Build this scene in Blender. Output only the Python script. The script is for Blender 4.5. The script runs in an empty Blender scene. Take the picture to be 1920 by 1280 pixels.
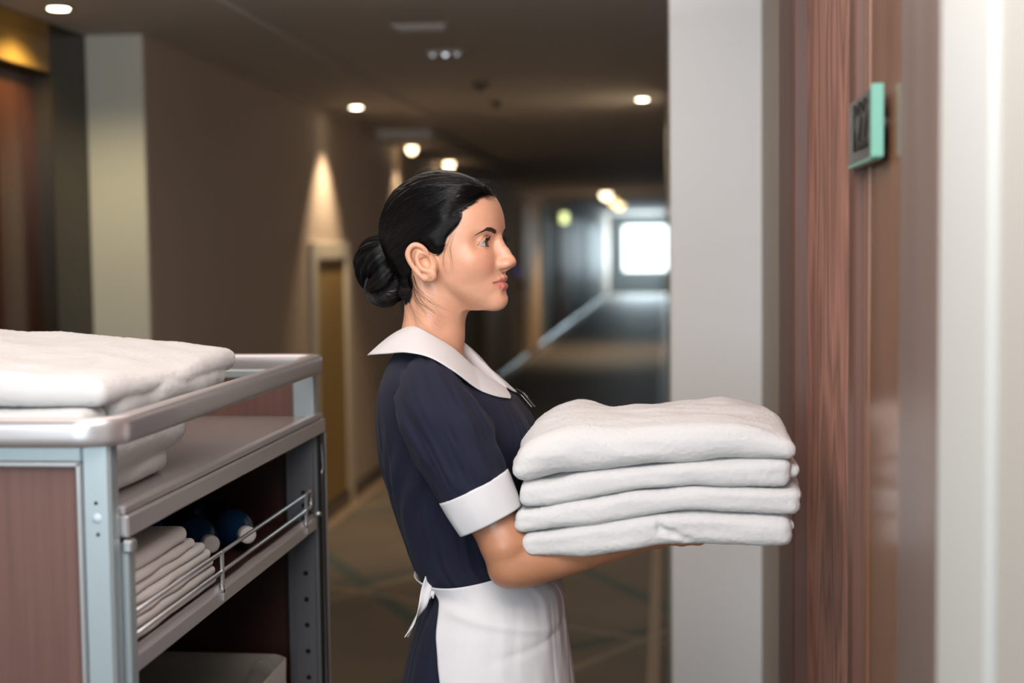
import bpy, math, random
import numpy as np
from mathutils import Vector, Matrix

random.seed(7); RNG = np.random.RandomState(11)
scene = bpy.context.scene
COL = scene.collection

# ------------------------------------------------------------------ camera
H_CAM = 1.54
YAW, TILT, ROLL = .1083, .0641, -.0118
FPX = 50.0 / 36.0 * 1920
cam_data = bpy.data.cameras.new('camera'); cam_data.lens = 50; cam_data.sensor_width = 36
cam_data.clip_start = .05; cam_data.clip_end = 200
cam_data.dof.use_dof = True; cam_data.dof.focus_distance = 2.27; cam_data.dof.aperture_fstop = 2.3
cam = bpy.data.objects.new('camera', cam_data); COL.objects.link(cam)
CAM_M = Matrix.Rotation(YAW, 4, 'Z') @ Matrix.Rotation(math.pi/2 - TILT, 4, 'X') @ Matrix.Rotation(ROLL, 4, 'Z')
cam.matrix_world = Matrix.Translation((0, 0, H_CAM)) @ CAM_M
scene.camera = cam

# ------------------------------------------------------------------ view, world, large lights
scene.view_settings.view_transform = 'Standard'
scene.view_settings.look = 'None'
scene.view_settings.gamma = 1
scene.view_settings.exposure = .40
scene.view_settings.use_curve_mapping = False
world = bpy.data.worlds.new('world'); scene.world = world; world.use_nodes = True
world.node_tree.nodes['Background'].inputs[0].default_value = (.75, .85, 1, 1)
world.node_tree.nodes['Background'].inputs[1].default_value = .03

def area(name, loc, target, size, power, color, sizey=None):
    d = bpy.data.lights.new(name, 'AREA'); d.energy = power; d.color = color
    d.shape = 'RECTANGLE'; d.size = size; d.size_y = sizey or size
    o = bpy.data.objects.new(name, d); COL.objects.link(o)
    o.location = loc
    o.rotation_euler = (Vector(target) - Vector(loc)).to_track_quat('-Z', 'Y').to_euler()
    return o
# daylight from the large window of the corridor end behind the photographer
area('daylight_window_lamp', (-1.0, -2.6, 1.85), (-.8, 2.2, 1.2), 2.3, 70, (.76, .90, 1.0), 1.3)
# light of the lobby fittings above and right of the photographer
area('lobby_ceiling_lamp', (-.30, 1.15, 2.34), (-.45, 2.2, .9), 1.0, 34, (1.0, .91, .88), 1.3)
# daylight of the far end window
area('far_window_lamp', (-.75, 49.5, 1.55), (-.75, 20, .6), 1.7, 150, (.72, .9, 1.0), 1.7)

# ------------------------------------------------------------------ helpers
def tag(o, label=None, cat=None, group=None, kind=None):
    if label: o['label'] = label
    if cat: o['category'] = cat
    if group: o['group'] = group
    if kind: o['kind'] = kind
    return o

def empty(name, loc=(0, 0, 0), label=None, cat=None, group=None):
    o = bpy.data.objects.new(name, None); o.empty_display_size = .05
    COL.objects.link(o); o.location = loc
    o['_loc'] = list(loc)
    return tag(o, label, cat, group)

def W(px, py, Y):
    """point on the plane of world depth Y that the photograph shows at px, py"""
    d = CAM_M.to_3x3() @ Vector(((px - 960) / FPX, -(py - 640) / FPX, -1))
    return Vector((0, 0, H_CAM)) + d * (Y / d.y)

def WZ(px, py, z):
    """the same on the level z"""
    d = CAM_M.to_3x3() @ Vector(((px - 960) / FPX, -(py - 640) / FPX, -1))
    return Vector((0, 0, H_CAM)) + d * ((z - H_CAM) / d.z)

def WX(px, py, X):
    """the same on the plane of world X"""
    d = CAM_M.to_3x3() @ Vector(((px - 960) / FPX, -(py - 640) / FPX, -1))
    return Vector((0, 0, H_CAM)) + d * (X / d.x)

class MB:
    """collects shapes (world coordinates) and links them as one mesh object"""
    def __init__(s): s.v = []; s.f = []; s.n = 0; s.sm = []; s.mi = []; s.cur = 0
    def add(s, v, f, smooth=False):
        v = np.asarray(v, float).reshape(-1, 3)
        s.v.append(v); k = s.n; s.n += len(v)
        for q in f: s.f.append(tuple(int(i) + k for i in q)); s.sm.append(smooth); s.mi.append(s.cur)
        return s
    def box(s, a, b, bev=0):
        a = np.minimum(a, b).astype(float) if 0 else np.array([min(a[i], b[i]) for i in range(3)]); 
        b = np.array([max(b[i], a[i]) for i in range(3)])
        if bev <= 0:
            v = [(x, y, z) for x in (a[0], b[0]) for y in (a[1], b[1]) for z in (a[2], b[2])]
            return s.add(v, [(0,1,3,2),(4,6,7,5),(0,4,5,1),(2,3,7,6),(0,2,6,4),(1,5,7,3)])
        bev = min(bev, .49 * min(b - a))
        v = []; idx = {}
        for sx in (0, 1):
            for sy in (0, 1):
                for sz in (0, 1):
                    c = [(b if t else a)[i] for i, t in enumerate((sx, sy, sz))]
                    for ax in range(3):
                        p = list(c)
                        for k in range(3):
                            if k != ax: p[k] += bev * (-1 if (sx, sy, sz)[k] else 1)
                        idx[sx, sy, sz, ax] = len(v); v.append(p)
        f = []
        for ax in range(3):
            o1, o2 = [k for k in range(3) if k != ax]
            for t in (0, 1):
                q = []
                for (p, r) in ((0, 0), (1, 0), (1, 1), (0, 1)):
                    c = [0]*3; c[ax] = t; c[o1] = p; c[o2] = r
                    q.append(idx[c[0], c[1], c[2], ax])
                f.append(q)
        for ax in range(3):                       # edges along ax
            o1, o2 = [k for k in range(3) if k != ax]
            for p in (0, 1):
                for r in (0, 1):
                    q = []
                    for t, aa in ((0, o1), (1, o1), (1, o2), (0, o2)):
                        c = [0]*3; c[ax] = t; c[o1] = p; c[o2] = r
                        q.append(idx[c[0], c[1], c[2], aa])
                    f.append(q)
        for sx in (0, 1):
            for sy in (0, 1):
                for sz in (0, 1): f.append([idx[sx, sy, sz, k] for k in range(3)])
        return s.add(v, f)
    def tube(s, pts, r, n=10, closed=False, cap=True, flat=1.0, up=None):
        P = np.array([list(p) for p in pts], float); m = len(P)
        R_ = np.broadcast_to(np.asarray(r, float), (m,))
        if closed: T = np.roll(P, -1, 0) - np.roll(P, 1, 0)
        else: T = np.gradient(P, axis=0)
        T /= np.linalg.norm(T, axis=1)[:, None] + 1e-12
        if up is None:
            u = np.array([0, 0, 1.]) if abs(T[0][2]) < .9 else np.array([1., 0, 0])
        else: u = np.array(up, float)
        V = []
        for i in range(m):
            u = u - T[i] * u.dot(T[i]); u /= np.linalg.norm(u) + 1e-12
            w = np.cross(T[i], u)
            for k in range(n):
                a = 2 * math.pi * k / n
                V.append(P[i] + R_[i] * (math.cos(a) * u * flat + math.sin(a) * w))
        F = []
        for i in range(m if closed else m - 1):
            j = (i + 1) % m
            for k in range(n):
                l = (k + 1) % n
                F.append((i*n+k, i*n+l, j*n+l, j*n+k))
        if cap and not closed:
            F.append(tuple(range(n))[::-1]); F.append(tuple((m-1)*n + k for k in range(n)))
        return s.add(V, F, True)
    def cyl(s, a, b, r, n=20, r2=None):
        return s.tube([a, b], [r, r if r2 is None else r2], n)
    def lathe(s, prof, c, ax='z', n=32):
        """prof: list of (r, h); axis direction ax through c"""
        V = []
        A = np.array({'x': (1,0,0), 'y': (0,1,0), 'z': (0,0,1)}[ax] if isinstance(ax, str) else ax, float)
        A /= np.linalg.norm(A)
        u = np.cross(A, (0, 0, 1.) if abs(A[2]) < .9 else (1., 0, 0)); u /= np.linalg.norm(u); w = np.cross(A, u)
        c = np.array(list(c), float)
        for r, h in prof:
            for k in range(n):
                t = 2*math.pi*k/n
                V.append(c + A*h + r*(math.cos(t)*u + math.sin(t)*w))
        F = []
        for i in range(len(prof)-1):
            for k in range(n):
                l = (k+1) % n
                F.append((i*n+k, i*n+l, (i+1)*n+l, (i+1)*n+k))
        F.append(tuple(range(n))[::-1]); F.append(tuple((len(prof)-1)*n+k for k in range(n)))
        return s.add(V, F, True)
    def grid(s, G, closed_u=False, closed_v=False, smooth=True):
        """G: array (m, n, 3)"""
        G = np.asarray(G, float); m, n = G.shape[:2]
        F = []
        for i in range(m if closed_u else m-1):
            for k in range(n if closed_v else n-1):
                i2, k2 = (i+1) % m, (k+1) % n
                F.append((i*n+k, i*n+k2, i2*n+k2, i2*n+k))
        return s.add(G.reshape(-1, 3), F, smooth)
    def build(s, name, mat, parent=None, colors=None, fix=True):
        V = np.concatenate(s.v) if s.v else np.zeros((0, 3))
        off = Vector((0, 0, 0))
        if parent is not None:
            p = parent
            while p is not None:
                off += Vector(p.get('_loc', (0, 0, 0))) if p.get('_loc') is not None else Vector((0,0,0)); p = p.parent
        else:
            lo, hi = V.min(0), V.max(0)
            off = Vector(((lo[0]+hi[0])/2, (lo[1]+hi[1])/2, lo[2]))
        me = bpy.data.meshes.new(name)
        me.from_pydata((V - np.array(off)).tolist(), [], s.f)
        me.polygons.foreach_set('use_smooth', s.sm)
        mats = mat if isinstance(mat, (list, tuple)) else [mat]
        for m in mats: me.materials.append(m)
        if len(mats) > 1: me.polygons.foreach_set('material_index', s.mi)
        if colors is not None:
            at = me.color_attributes.new('Col', 'FLOAT_COLOR', 'POINT')
            at.data.foreach_set('color', np.asarray(colors, np.float32).ravel())
        if fix:
            import bmesh
            bm = bmesh.new(); bm.from_mesh(me); bmesh.ops.recalc_face_normals(bm, faces=bm.faces); bm.to_mesh(me); bm.free()
        me.update()
        o = bpy.data.objects.new(name, me); COL.objects.link(o)
        if parent is None: o.location = off; o['_loc'] = list(off)
        else: o.parent = parent
        return o

def struct(name, mb, mat):
    return tag(mb.build(name, mat), kind='structure')

def smoothstep(a, b, x):
    t = np.clip((x - a) / (b - a), 0, 1); return t*t*(3-2*t)

def spline(pts, n, closed=False):
    """Catmull-Rom through pts, n samples"""
    P = np.array([list(p) for p in pts], float); m = len(P)
    t = np.linspace(0, m if closed else m-1, n, endpoint=not closed)
    i = np.floor(t).astype(int)
    if not closed: i = np.minimum(i, m-2)
    u = (t - i)[:, None]
    g = (lambda k: P[k % m]) if closed else (lambda k: P[np.clip(k, 0, m-1)])
    p0, p1, p2, p3 = g(i-1), g(i), g(i+1), g(i+2)
    return .5*((2*p1) + (-p0+p2)*u + (2*p0-5*p1+4*p2-p3)*u**2 + (-p0+3*p1-3*p2+p3)*u**3)

_PERM = np.random.RandomState(5).rand(64, 64, 64).astype(np.float32)
def noise(x, y, z, s=1.0):
    """smooth value noise in -1..1, feature size s"""
    x, y, z = np.broadcast_arrays(np.asarray(x, float)/s + 31.3, np.asarray(y, float)/s + 17.7, np.asarray(z, float)/s + 5.1)
    i, j, k = np.floor(x).astype(int), np.floor(y).astype(int), np.floor(z).astype(int)
    u, v, w = x-i, y-j, z-k
    u, v, w = u*u*(3-2*u), v*v*(3-2*v), w*w*(3-2*w)
    g = lambda a, b, c: _PERM[(i+a) & 63, (j+b) & 63, (k+c) & 63]
    r = (g(0,0,0)*(1-u)+g(1,0,0)*u)*(1-v) + (g(0,1,0)*(1-u)+g(1,1,0)*u)*v
    q = (g(0,0,1)*(1-u)+g(1,0,1)*u)*(1-v) + (g(0,1,1)*(1-u)+g(1,1,1)*u)*v
    return (r*(1-w)+q*w)*2-1

# ------------------------------------------------------------------ implicit solids
class SDF:
    def __init__(s, lo, hi, h):
        s.lo = np.array(lo, float); s.h = h
        s.n = np.ceil((np.array(hi) - s.lo) / h).astype(int) + 1
        s.ax = [(s.lo[i] + h*np.arange(s.n[i])).astype(np.float32) for i in range(3)]
        s.d = np.full(s.n, 1.0, np.float32)
    def sl(s, lo, hi):
        r = []
        for i in range(3):
            a = int(max(0, math.floor((lo[i]-s.lo[i])/s.h))); b = int(min(s.n[i], math.ceil((hi[i]-s.lo[i])/s.h)+1))
            if b <= a: return None
            r.append(slice(a, b))
        return tuple(r)
    def xyz(s, sl):
        return s.ax[0][sl[0]][:, None, None], s.ax[1][sl[1]][None, :, None], s.ax[2][sl[2]][None, None, :]
    def op(s, fn, lo, hi, k=0.0, mode='u'):
        pad = k + 2.5*s.h
        sl = s.sl([l-pad for l in lo], [q+pad for q in hi])
        if sl is None: return s
        p = fn(*s.xyz(sl)).astype(np.float32); d = s.d[sl]
        if mode == 's': p = -p
        if mode in 'si':
            if k > 0:
                hh = np.clip(.5 - .5*(p-d)/-k*-1, 0, 1) if 0 else np.clip(.5 + .5*(p-d)/k, 0, 1)
                s.d[sl] = d*(1-hh) + p*hh + k*hh*(1-hh)
            else: s.d[sl] = np.maximum(d, p)
        else:
            if k > 0:
                hh = np.clip(.5 + .5*(d-p)/k, 0, 1)
                s.d[sl] = d*(1-hh) + p*hh - k*hh*(1-hh)
            else: s.d[sl] = np.minimum(d, p)
        return s
    def ell(s, c, r, k=0.0, mode='u', rot=None):
        c = np.array(list(c), float); r = np.array(r, float) if np.ndim(r) else np.array([r]*3, float)
        R = np.eye(3) if rot is None else np.array(rot, float)      # columns: local axes in world
        m = np.sqrt(((R * r[None, :])**2).sum(1))
        def fn(x, y, z):
            x, y, z = x-c[0], y-c[1], z-c[2]
            a = x*R[0,0]+y*R[1,0]+z*R[2,0]; b = x*R[0,1]+y*R[1,1]+z*R[2,1]; e = x*R[0,2]+y*R[1,2]+z*R[2,2]
            k0 = np.sqrt((a/r[0])**2+(b/r[1])**2+(e/r[2])**2); k1 = np.sqrt((a/r[0]**2)**2+(b/r[1]**2)**2+(e/r[2]**2)**2)+1e-9
            return k0*(k0-1)/k1
        return s.op(fn, c-m, c+m, k, mode)
    def cap(s, a, b, ra, rb=None, k=0.0, mode='u'):
        a = np.array(list(a), float); b = np.array(list(b), float); rb = ra if rb is None else rb
        ba = b-a; L = max(ba.dot(ba), 1e-12)
        def fn(x, y, z):
            t = np.clip(((x-a[0])*ba[0]+(y-a[1])*ba[1]+(z-a[2])*ba[2])/L, 0, 1)
            return np.sqrt((x-a[0]-ba[0]*t)**2+(y-a[1]-ba[1]*t)**2+(z-a[2]-ba[2]*t)**2) - (ra+(rb-ra)*t)
        m = max(ra, rb)
        return s.op(fn, np.minimum(a, b)-m, np.maximum(a, b)+m, k, mode)
    def path(s, pts, rs, k=0.0, mode='u'):
        rs = np.broadcast_to(rs, (len(pts),))
        for i in range(len(pts)-1): s.cap(pts[i], pts[i+1], rs[i], rs[i+1], k, mode)
        return s
    def mesh(s):
        """naive surface nets"""
        d = s.d; ins = d < 0
        n = d.shape
        c = np.zeros([m-1 for m in n], np.uint8)
        for a in (0, 1):
            for b in (0, 1):
                for e in (0, 1): c += ins[a:n[0]-1+a, b:n[1]-1+b, e:n[2]-1+e]
        act = (c > 0) & (c < 8)
        I = np.argwhere(act)
        idx = np.full(act.shape, -1, np.int32); idx[act] = np.arange(len(I))
        acc = np.zeros((len(I), 3)); cnt = np.zeros(len(I))
        cor = [(a, b, e) for a in (0, 1) for b in (0, 1) for e in (0, 1)]
        val = {q: d[I[:,0]+q[0], I[:,1]+q[1], I[:,2]+q[2]].astype(float) for q in cor}
        for q in cor:
            for ax in range(3):
                if q[ax] == 0:
                    q2 = list(q); q2[ax] = 1; q2 = tuple(q2)
                    a, b = val[q], val[q2]; m = (a < 0) != (b < 0)
                    t = a[m]/(a[m]-b[m])
                    p = np.tile(np.array(q, float), (m.sum(), 1)); p[:, ax] = t
                    acc[m] += p; cnt[m] += 1
        V = (I + acc/cnt[:, None])*s.h + s.lo
        F = []
        for ax in range(3):
            a1, a2 = (ax+1) % 3, (ax+2) % 3
            lo = [slice(None)]*3; hi = [slice(None)]*3
            lo[ax] = slice(0, -1); hi[ax] = slice(1, None)
            A, B = ins[tuple(lo)], ins[tuple(hi)]
            E = np.argwhere(A != B)
            E = E[(E[:, a1] > 0) & (E[:, a2] > 0) & (E[:, a1] < n[a1]-1) & (E[:, a2] < n[a2]-1)]
            flip = A[E[:,0], E[:,1], E[:,2]]
            def g(u, v):
                q = E.copy(); q[:, a1] -= u; q[:, a2] -= v; return idx[q[:,0], q[:,1], q[:,2]]
            Q = np.stack([g(1,1), g(0,1), g(0,0), g(1,0)], 1)
            Q[~flip] = Q[~flip][:, ::-1]
            F.append(Q)
        return V, np.concatenate(F)

def fast_mesh(name, V, Q, mat, parent=None, colors=None, smooth=True):
    """V, quads Q (numpy) -> object"""
    V = np.asarray(V, float); off = np.zeros(3)
    if parent is not None:
        p = parent
        while p is not None:
            off += np.array(p.get('_loc', (0, 0, 0))); p = p.parent
    else:
        lo, hi = V.min(0), V.max(0); off = np.array([(lo[0]+hi[0])/2, (lo[1]+hi[1])/2, lo[2]])
    me = bpy.data.meshes.new(name)
    k = Q.shape[1]
    me.vertices.add(len(V)); me.vertices.foreach_set('co', (V-off).astype(np.float32).ravel())
    me.loops.add(len(Q)*k); me.loops.foreach_set('vertex_index', Q.astype(np.int32).ravel())
    me.polygons.add(len(Q)); me.polygons.foreach_set('loop_start', np.arange(0, len(Q)*k, k, dtype=np.int32))
    try: me.polygons.foreach_set('loop_total', np.full(len(Q), k, np.int32))
    except Exception: pass
    me.update(calc_edges=True); me.validate()
    me.polygons.foreach_set('use_smooth', np.full(len(me.polygons), smooth))
    for m in (mat if isinstance(mat, (list, tuple)) else [mat]): me.materials.append(m)
    if colors is not None:
        at = me.color_attributes.new('Col', 'FLOAT_COLOR', 'POINT')
        at.data.foreach_set('color', np.asarray(colors, np.float32).ravel())
    me.update()
    o = bpy.data.objects.new(name, me); COL.objects.link(o)
    if parent is None: o.location = off; o['_loc'] = off.tolist()
    else: o.parent = parent
    return o

# ------------------------------------------------------------------ materials
def srgb(r, g, b):
    f = lambda c: (c/255/12.92) if c <= 10 else ((c/255+.055)/1.055)**2.4
    return (f(r), f(g), f(b), 1)

def mat(name, color, rough=.5, metal=0., spec=.5, bump=None, noise_col=None, emis=None, coat=0., sss=0., aniso=0., sheen=0., trans=0., ior=1.45):
    m = bpy.data.materials.new(name); m.use_nodes = True
    nt = m.node_tree; b = nt.nodes['Principled BSDF']
    b.inputs['Base Color'].default_value = color
    b.inputs['Roughness'].default_value = rough; b.inputs['Metallic'].default_value = metal
    b.inputs['Specular IOR Level'].default_value = spec; b.inputs['Coat Weight'].default_value = coat
    b.inputs['Coat Roughness'].default_value = .15
    b.inputs['Anisotropic'].default_value = aniso; b.inputs['Sheen Weight'].default_value = sheen
    b.inputs['Transmission Weight'].default_value = trans; b.inputs['IOR'].default_value = ior
    if sss:
        b.inputs['Subsurface Weight'].default_value = sss
        b.inputs['Subsurface Radius'].default_value = (1, .35, .2); b.inputs['Subsurface Scale'].default_value = .006
    if emis:
        b.inputs['Emission Color'].default_value = emis[0]; b.inputs['Emission Strength'].default_value = emis[1]
    tc = nt.nodes.new('ShaderNodeTexCoord')
    def nz(scale, stretch=(1, 1, 1), detail=4):
        mp = nt.nodes.new('ShaderNodeMapping'); mp.inputs['Scale'].default_value = stretch
        nt.links.new(tc.outputs['Object'], mp.inputs[0])
        n = nt.nodes.new('ShaderNodeTexNoise'); n.inputs['Scale'].default_value = scale; n.inputs['Detail'].default_value = detail
        nt.links.new(mp.outputs[0], n.inputs['Vector']); return n
    if bump:
        n = nz(bump[0], bump[2] if len(bump) > 2 else (1, 1, 1))
        bp = nt.nodes.new('ShaderNodeBump'); bp.inputs['Strength'].default_value = bump[1]; bp.inputs['Distance'].default_value = .002
        nt.links.new(n.outputs[0], bp.inputs['Height']); nt.links.new(bp.outputs[0], b.inputs['Normal'])
    if noise_col:      # (scale, other colour, stretch)
        n = nz(noise_col[0], noise_col[2] if len(noise_col) > 2 else (1, 1, 1))
        r = nt.nodes.new('ShaderNodeValToRGB'); r.color_ramp.elements[0].position = .35; r.color_ramp.elements[1].position = .65
        r.color_ramp.elements[0].color = color; r.color_ramp.elements[1].color = noise_col[1]
        nt.links.new(n.outputs[0], r.inputs[0]); nt.links.new(r.outputs[0], b.inputs['Base Color'])
    return m

def wood(name, c1, c2, scale=1.0, rough=.35, axis='Z', coat=.0, contrast=(.3, .75), wave=14., dist=5., stretch=.12):
    """wood with cathedral grain running along axis"""
    m = mat(name, c1, rough, coat=coat); nt = m.node_tree; b = nt.nodes['Principled BSDF']
    tc = nt.nodes.new('ShaderNodeTexCoord'); mp = nt.nodes.new('ShaderNodeMapping')
    s = [scale]*3; s['XYZ'.index(axis)] = scale*stretch
    mp.inputs['Scale'].default_value = s
    nt.links.new(tc.outputs['Object'], mp.inputs[0])
    n0 = nt.nodes.new('ShaderNodeTexNoise'); n0.inputs['Scale'].default_value = wave*.35; n0.inputs['Detail'].default_value = 2
    nt.links.new(mp.outputs[0], n0.inputs['Vector'])
    mul = nt.nodes.new('ShaderNodeMath'); mul.operation = 'MULTIPLY'; mul.inputs[1].default_value = dist
    nt.links.new(n0.outputs[0], mul.inputs[0])
    fr = nt.nodes.new('ShaderNodeMath'); fr.operation = 'PINGPONG'; fr.inputs[1].default_value = .5
    nt.links.new(mul.outputs[0], fr.inputs[0])
    n1 = nt.nodes.new('ShaderNodeTexNoise'); n1.inputs['Scale'].default_value = wave*9; n1.inputs['Detail'].default_value = 6
    mp2 = nt.nodes.new('ShaderNodeMapping'); s2 = [scale]*3; s2['XYZ'.index(axis)] = scale*.03; mp2.inputs['Scale'].default_value = s2
    nt.links.new(tc.outputs['Object'], mp2.inputs[0]); nt.links.new(mp2.outputs[0], n1.inputs['Vector'])
    ad = nt.nodes.new('ShaderNodeMath'); ad.operation = 'MULTIPLY_ADD'; ad.inputs[1].default_value = .9; 
    nt.links.new(fr.outputs[0], ad.inputs[0]); nt.links.new(n1.outputs[0], ad.inputs[2])
    r = nt.nodes.new('ShaderNodeValToRGB'); r.color_ramp.elements[0].position = contrast[0]; r.color_ramp.elements[1].position = contrast[1]+.25
    r.color_ramp.elements[0].color = c1; r.color_ramp.elements[1].color = c2
    nt.links.new(ad.outputs[0], r.inputs[0]); nt.links.new(r.outputs[0], b.inputs['Base Color'])
    return m
# ------------------------------------------------------------------ the room
M_left = mat('taupe_wallpaper', srgb(172, 155, 140), .7, bump=(180, .15))
M_white = mat('off_white_paint', srgb(206, 208, 204), .6)
M_pillar = mat('pale_grey_paint', srgb(222, 222, 222), .55)
M_greige = mat('greige_paint', srgb(150, 141, 130), .6)
M_ceil = mat('ceiling_paint', srgb(186, 178, 170), .8)
M_black = mat('black_gloss', srgb(18, 16, 15), .25)
M_dark = wood('dark_varnished_wood', srgb(52, 26, 12), srgb(72, 38, 18), 1, .22, coat=.3)
M_portal = wood('portal_wood', srgb(30, 25, 17), srgb(44, 35, 22), 1, .2)
M_door = wood('walnut_door', srgb(112, 76, 66), srgb(176, 128, 112), 1, .42, wave=12, dist=9, contrast=(.3, .75), stretch=.3)
M_frame = wood('walnut_frame', srgb(80, 55, 47), srgb(98, 68, 58), 1, .45)
M_panel = wood('satin_brown_panel', srgb(108, 77, 58), srgb(130, 95, 74), 1, .2)
M_panel2 = wood('greyed_brown_panel', srgb(104, 90, 85), srgb(116, 101, 95), 1, .4)
M_far_panel = mat('beige_far_panel', srgb(176, 146, 112), .5)
M_far_gloss = mat('glossy_far_panel', srgb(84, 94, 100), .55)
M_far_dark = mat('dark_far_panel', srgb(34, 28, 24), .5)
M_frame_w = mat('cream_door_frame', srgb(186, 176, 158), .5)
M_olive = mat('olive_hatch_door', srgb(140, 114, 66), .5)
M_strip = mat('beige_strip', srgb(150, 128, 108), .5)

def carpet():
    m = mat('carpet', srgb(92, 84, 72), .62, spec=.35, bump=(500, .3)); nt = m.node_tree; b = nt.nodes['Principled BSDF']
    tc = nt.nodes.new('ShaderNodeTexCoord'); sep = nt.nodes.new('ShaderNodeSeparateXYZ')
    nt.links.new(tc.outputs['Object'], sep.inputs[0])
    def M(op, *a):
        n = nt.nodes.new('ShaderNodeMath'); n.operation = op
        for i, v in enumerate(a):
            if isinstance(v, (int, float)): n.inputs[i].default_value = v
            else: nt.links.new(v, n.inputs[i])
        return n.outputs[0]
    def line(a, b_, per, off, wd):
        t = M('ADD', M('MULTIPLY', sep.outputs[0], a), M('MULTIPLY', sep.outputs[1], b_))
        t = M('PINGPONG', M('ADD', t, off), per)
        return M('LESS_THAN', t, wd)
    col = nt.nodes.new('ShaderNodeMix'); col.data_type = 'RGBA'
    col.inputs[6].default_value = srgb(112, 101, 90); col.inputs[7].default_value = srgb(74, 88, 86)
    nt.links.new(M('MAXIMUM', line(1, .55, .6, .2, .045), line(-.7, .8, .8, .5, .04)), col.inputs[0])
    c2 = nt.nodes.new('ShaderNodeMix'); c2.data_type = 'RGBA'; nt.links.new(col.outputs[2], c2.inputs[6])
    c2.inputs[7].default_value = srgb(142, 130, 112)
    nt.links.new(M('MAXIMUM', line(.8, -.5, .7, .1, .02), line(.5, .9, 1.1, .3, .02)), c2.inputs[0])
    c3 = nt.nodes.new('ShaderNodeMix'); c3.data_type = 'RGBA'; nt.links.new(c2.outputs[2], c3.inputs[6])
    nz = nt.nodes.new('ShaderNodeTexNoise'); nz.inputs['Scale'].default_value = 1.3; nt.links.new(tc.outputs['Object'], nz.inputs['Vector'])
    c3.blend_type = 'MULTIPLY'; c3.inputs[0].default_value = .5
    r = nt.nodes.new('ShaderNodeValToRGB'); r.color_ramp.elements[0].color = (.6, .6, .6, 1); r.color_ramp.elements[0].position = .4; r.color_ramp.elements[1].position = .6
    nt.links.new(nz.outputs[0], r.inputs[0]); nt.links.new(r.outputs[0], c3.inputs[7])
    nt.links.new(c3.outputs[2], b.inputs['Base Color'])
    return m
M_carpet = carpet()

HC = 2.385           # ceiling
XL, XR = -1.955, .012
YE = 50.0
YS = -3.0
struct('floor', MB().box((-2.9, YS, -.1), (.9, YE, 0)), M_carpet)
cl = MB().box((-2.9, YS, HC), (.9, 25, HC+.3)).box((-2.9, 25, 2.72), (.9, YE, 2.9))
struct('ceiling', cl, M_ceil)
# lowered ceiling strip along the left wall
struct('trim_1', MB().box((XL, 9.6, 2.30), (-1.58, 13.9, HC), .004), M_ceil)
struct('trim_2', MB().box((-2.69, YS, HC-.018), (-1.45, 9.6, HC), .003), M_ceil)
# left wall with its white return and the dark portal
wl = MB().box((-2.7, 5.25, 0), (XL, YE, 2.75))
struct('wall_left', wl, M_left)
struct('trim_3', MB().box((-2.18, 5.235, 0), (XL-.002, 5.252, HC), .002), mat('stone_grey_paint', srgb(176, 172, 158), .55))
XP = -2.18
struct('wall_left_lobby', MB().box((-2.7, YS, 0), (XP-.02, 3.2, HC)), M_left)
pw = MB().box((-2.7, 4.92, 0), (XP, 5.235, HC), .003).box((-2.7, 3.2, 0), (XP, 3.4, 2.19))
struct('trim_4', pw, M_portal)
struct('trim_10', MB().box((-2.7, 3.2, 2.19), (XP, 4.92, HC), .003), wood('lamp_gold_header_wood', srgb(104, 78, 34), srgb(132, 100, 46), 1, .25, axis='Y'))  # portal header with the lamp's gold reflection put into its wood colour
struct('door_1', MB().box((-2.44, 3.4, 0), (-2.38, 4.66, 2.19)), M_black)
struct('door_2', MB().box((-2.37, 4.62, 0), (-2.24, 4.925, 2.185), .004), M_dark)
# end wall with window
YE0 = YE
we = MB().box((-2.7, YE, 0), (-1.50, YE+.2, 2.75)).box((-1.50, YE, 0), (.12, YE+.2, .74)).box((-1.50, YE, 2.36), (.12, YE+.2, 2.75)).box((.12, YE, 0), (.9, YE+.2, 2.75))
struct('wall_end', we, mat('blue_grey_paint', srgb(128, 138, 144), .6))
M_glow = mat('daylit_pane', srgb(255, 255, 255), .5, emis=((.82, .97, 1, 1), 2.4))
wn = MB().box((-1.50, YE+.06, .74), (.12, YE+.1, 2.36))
w1 = struct('window_1', wn, M_glow)
fr = MB()
for (a, b) in (((-1.52, YE-.02, .72), (-1.46, YE+.06, 2.38)), ((.08, YE-.02, .72), (.14, YE+.06, 2.38)), ((-1.52, YE-.02, .72), (.14, YE+.06, .78)), ((-1.52, YE-.02, 2.32), (.14, YE+.06, 2.38))): fr.box(a, b)
fr.build('window_frame', M_white, w1)
# back wall behind the photographer, with its daylight window
bw = MB().box((-2.7, YS-.2, 0), (-2.2, YS, HC)).box((.2, YS-.2, 0), (.9, YS, HC)).box((-2.2, YS-.2, 0), (.2, YS, .9)).box((-2.2, YS-.2, 2.25), (.2, YS, HC))
struct('wall_back', bw, M_white)
w2 = struct('window_2', MB().box((-2.2, YS-.12, .9), (.2, YS-.08, 2.25)), mat('bright_pane', srgb(240, 245, 250), .3, emis=((.8, .92, 1, 1), 1.2)))
# left baseboard and the tan carpet border
struct('baseboard_left', MB().box((XL, 5.25, 0), (XL+.018, YE, .085), .003), mat('black_baseboard', srgb(30, 27, 24), .2))
struct('trim_5', MB().box((XL+.03, 5.0, 0), (XL+.085, YE, .004)).box((-.075, 3.9, 0), (-.03, YE, .004)), M_strip)
kick = MB()
for (a, b) in ((16, 19.5), (21.5, 29)): kick.box((XL+.018, a, .0), (XL+.05, b, .11), .004)
struct('trim_6', kick, mat('steel_kick_plate', srgb(190, 200, 205), .22, 1.0))
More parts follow.
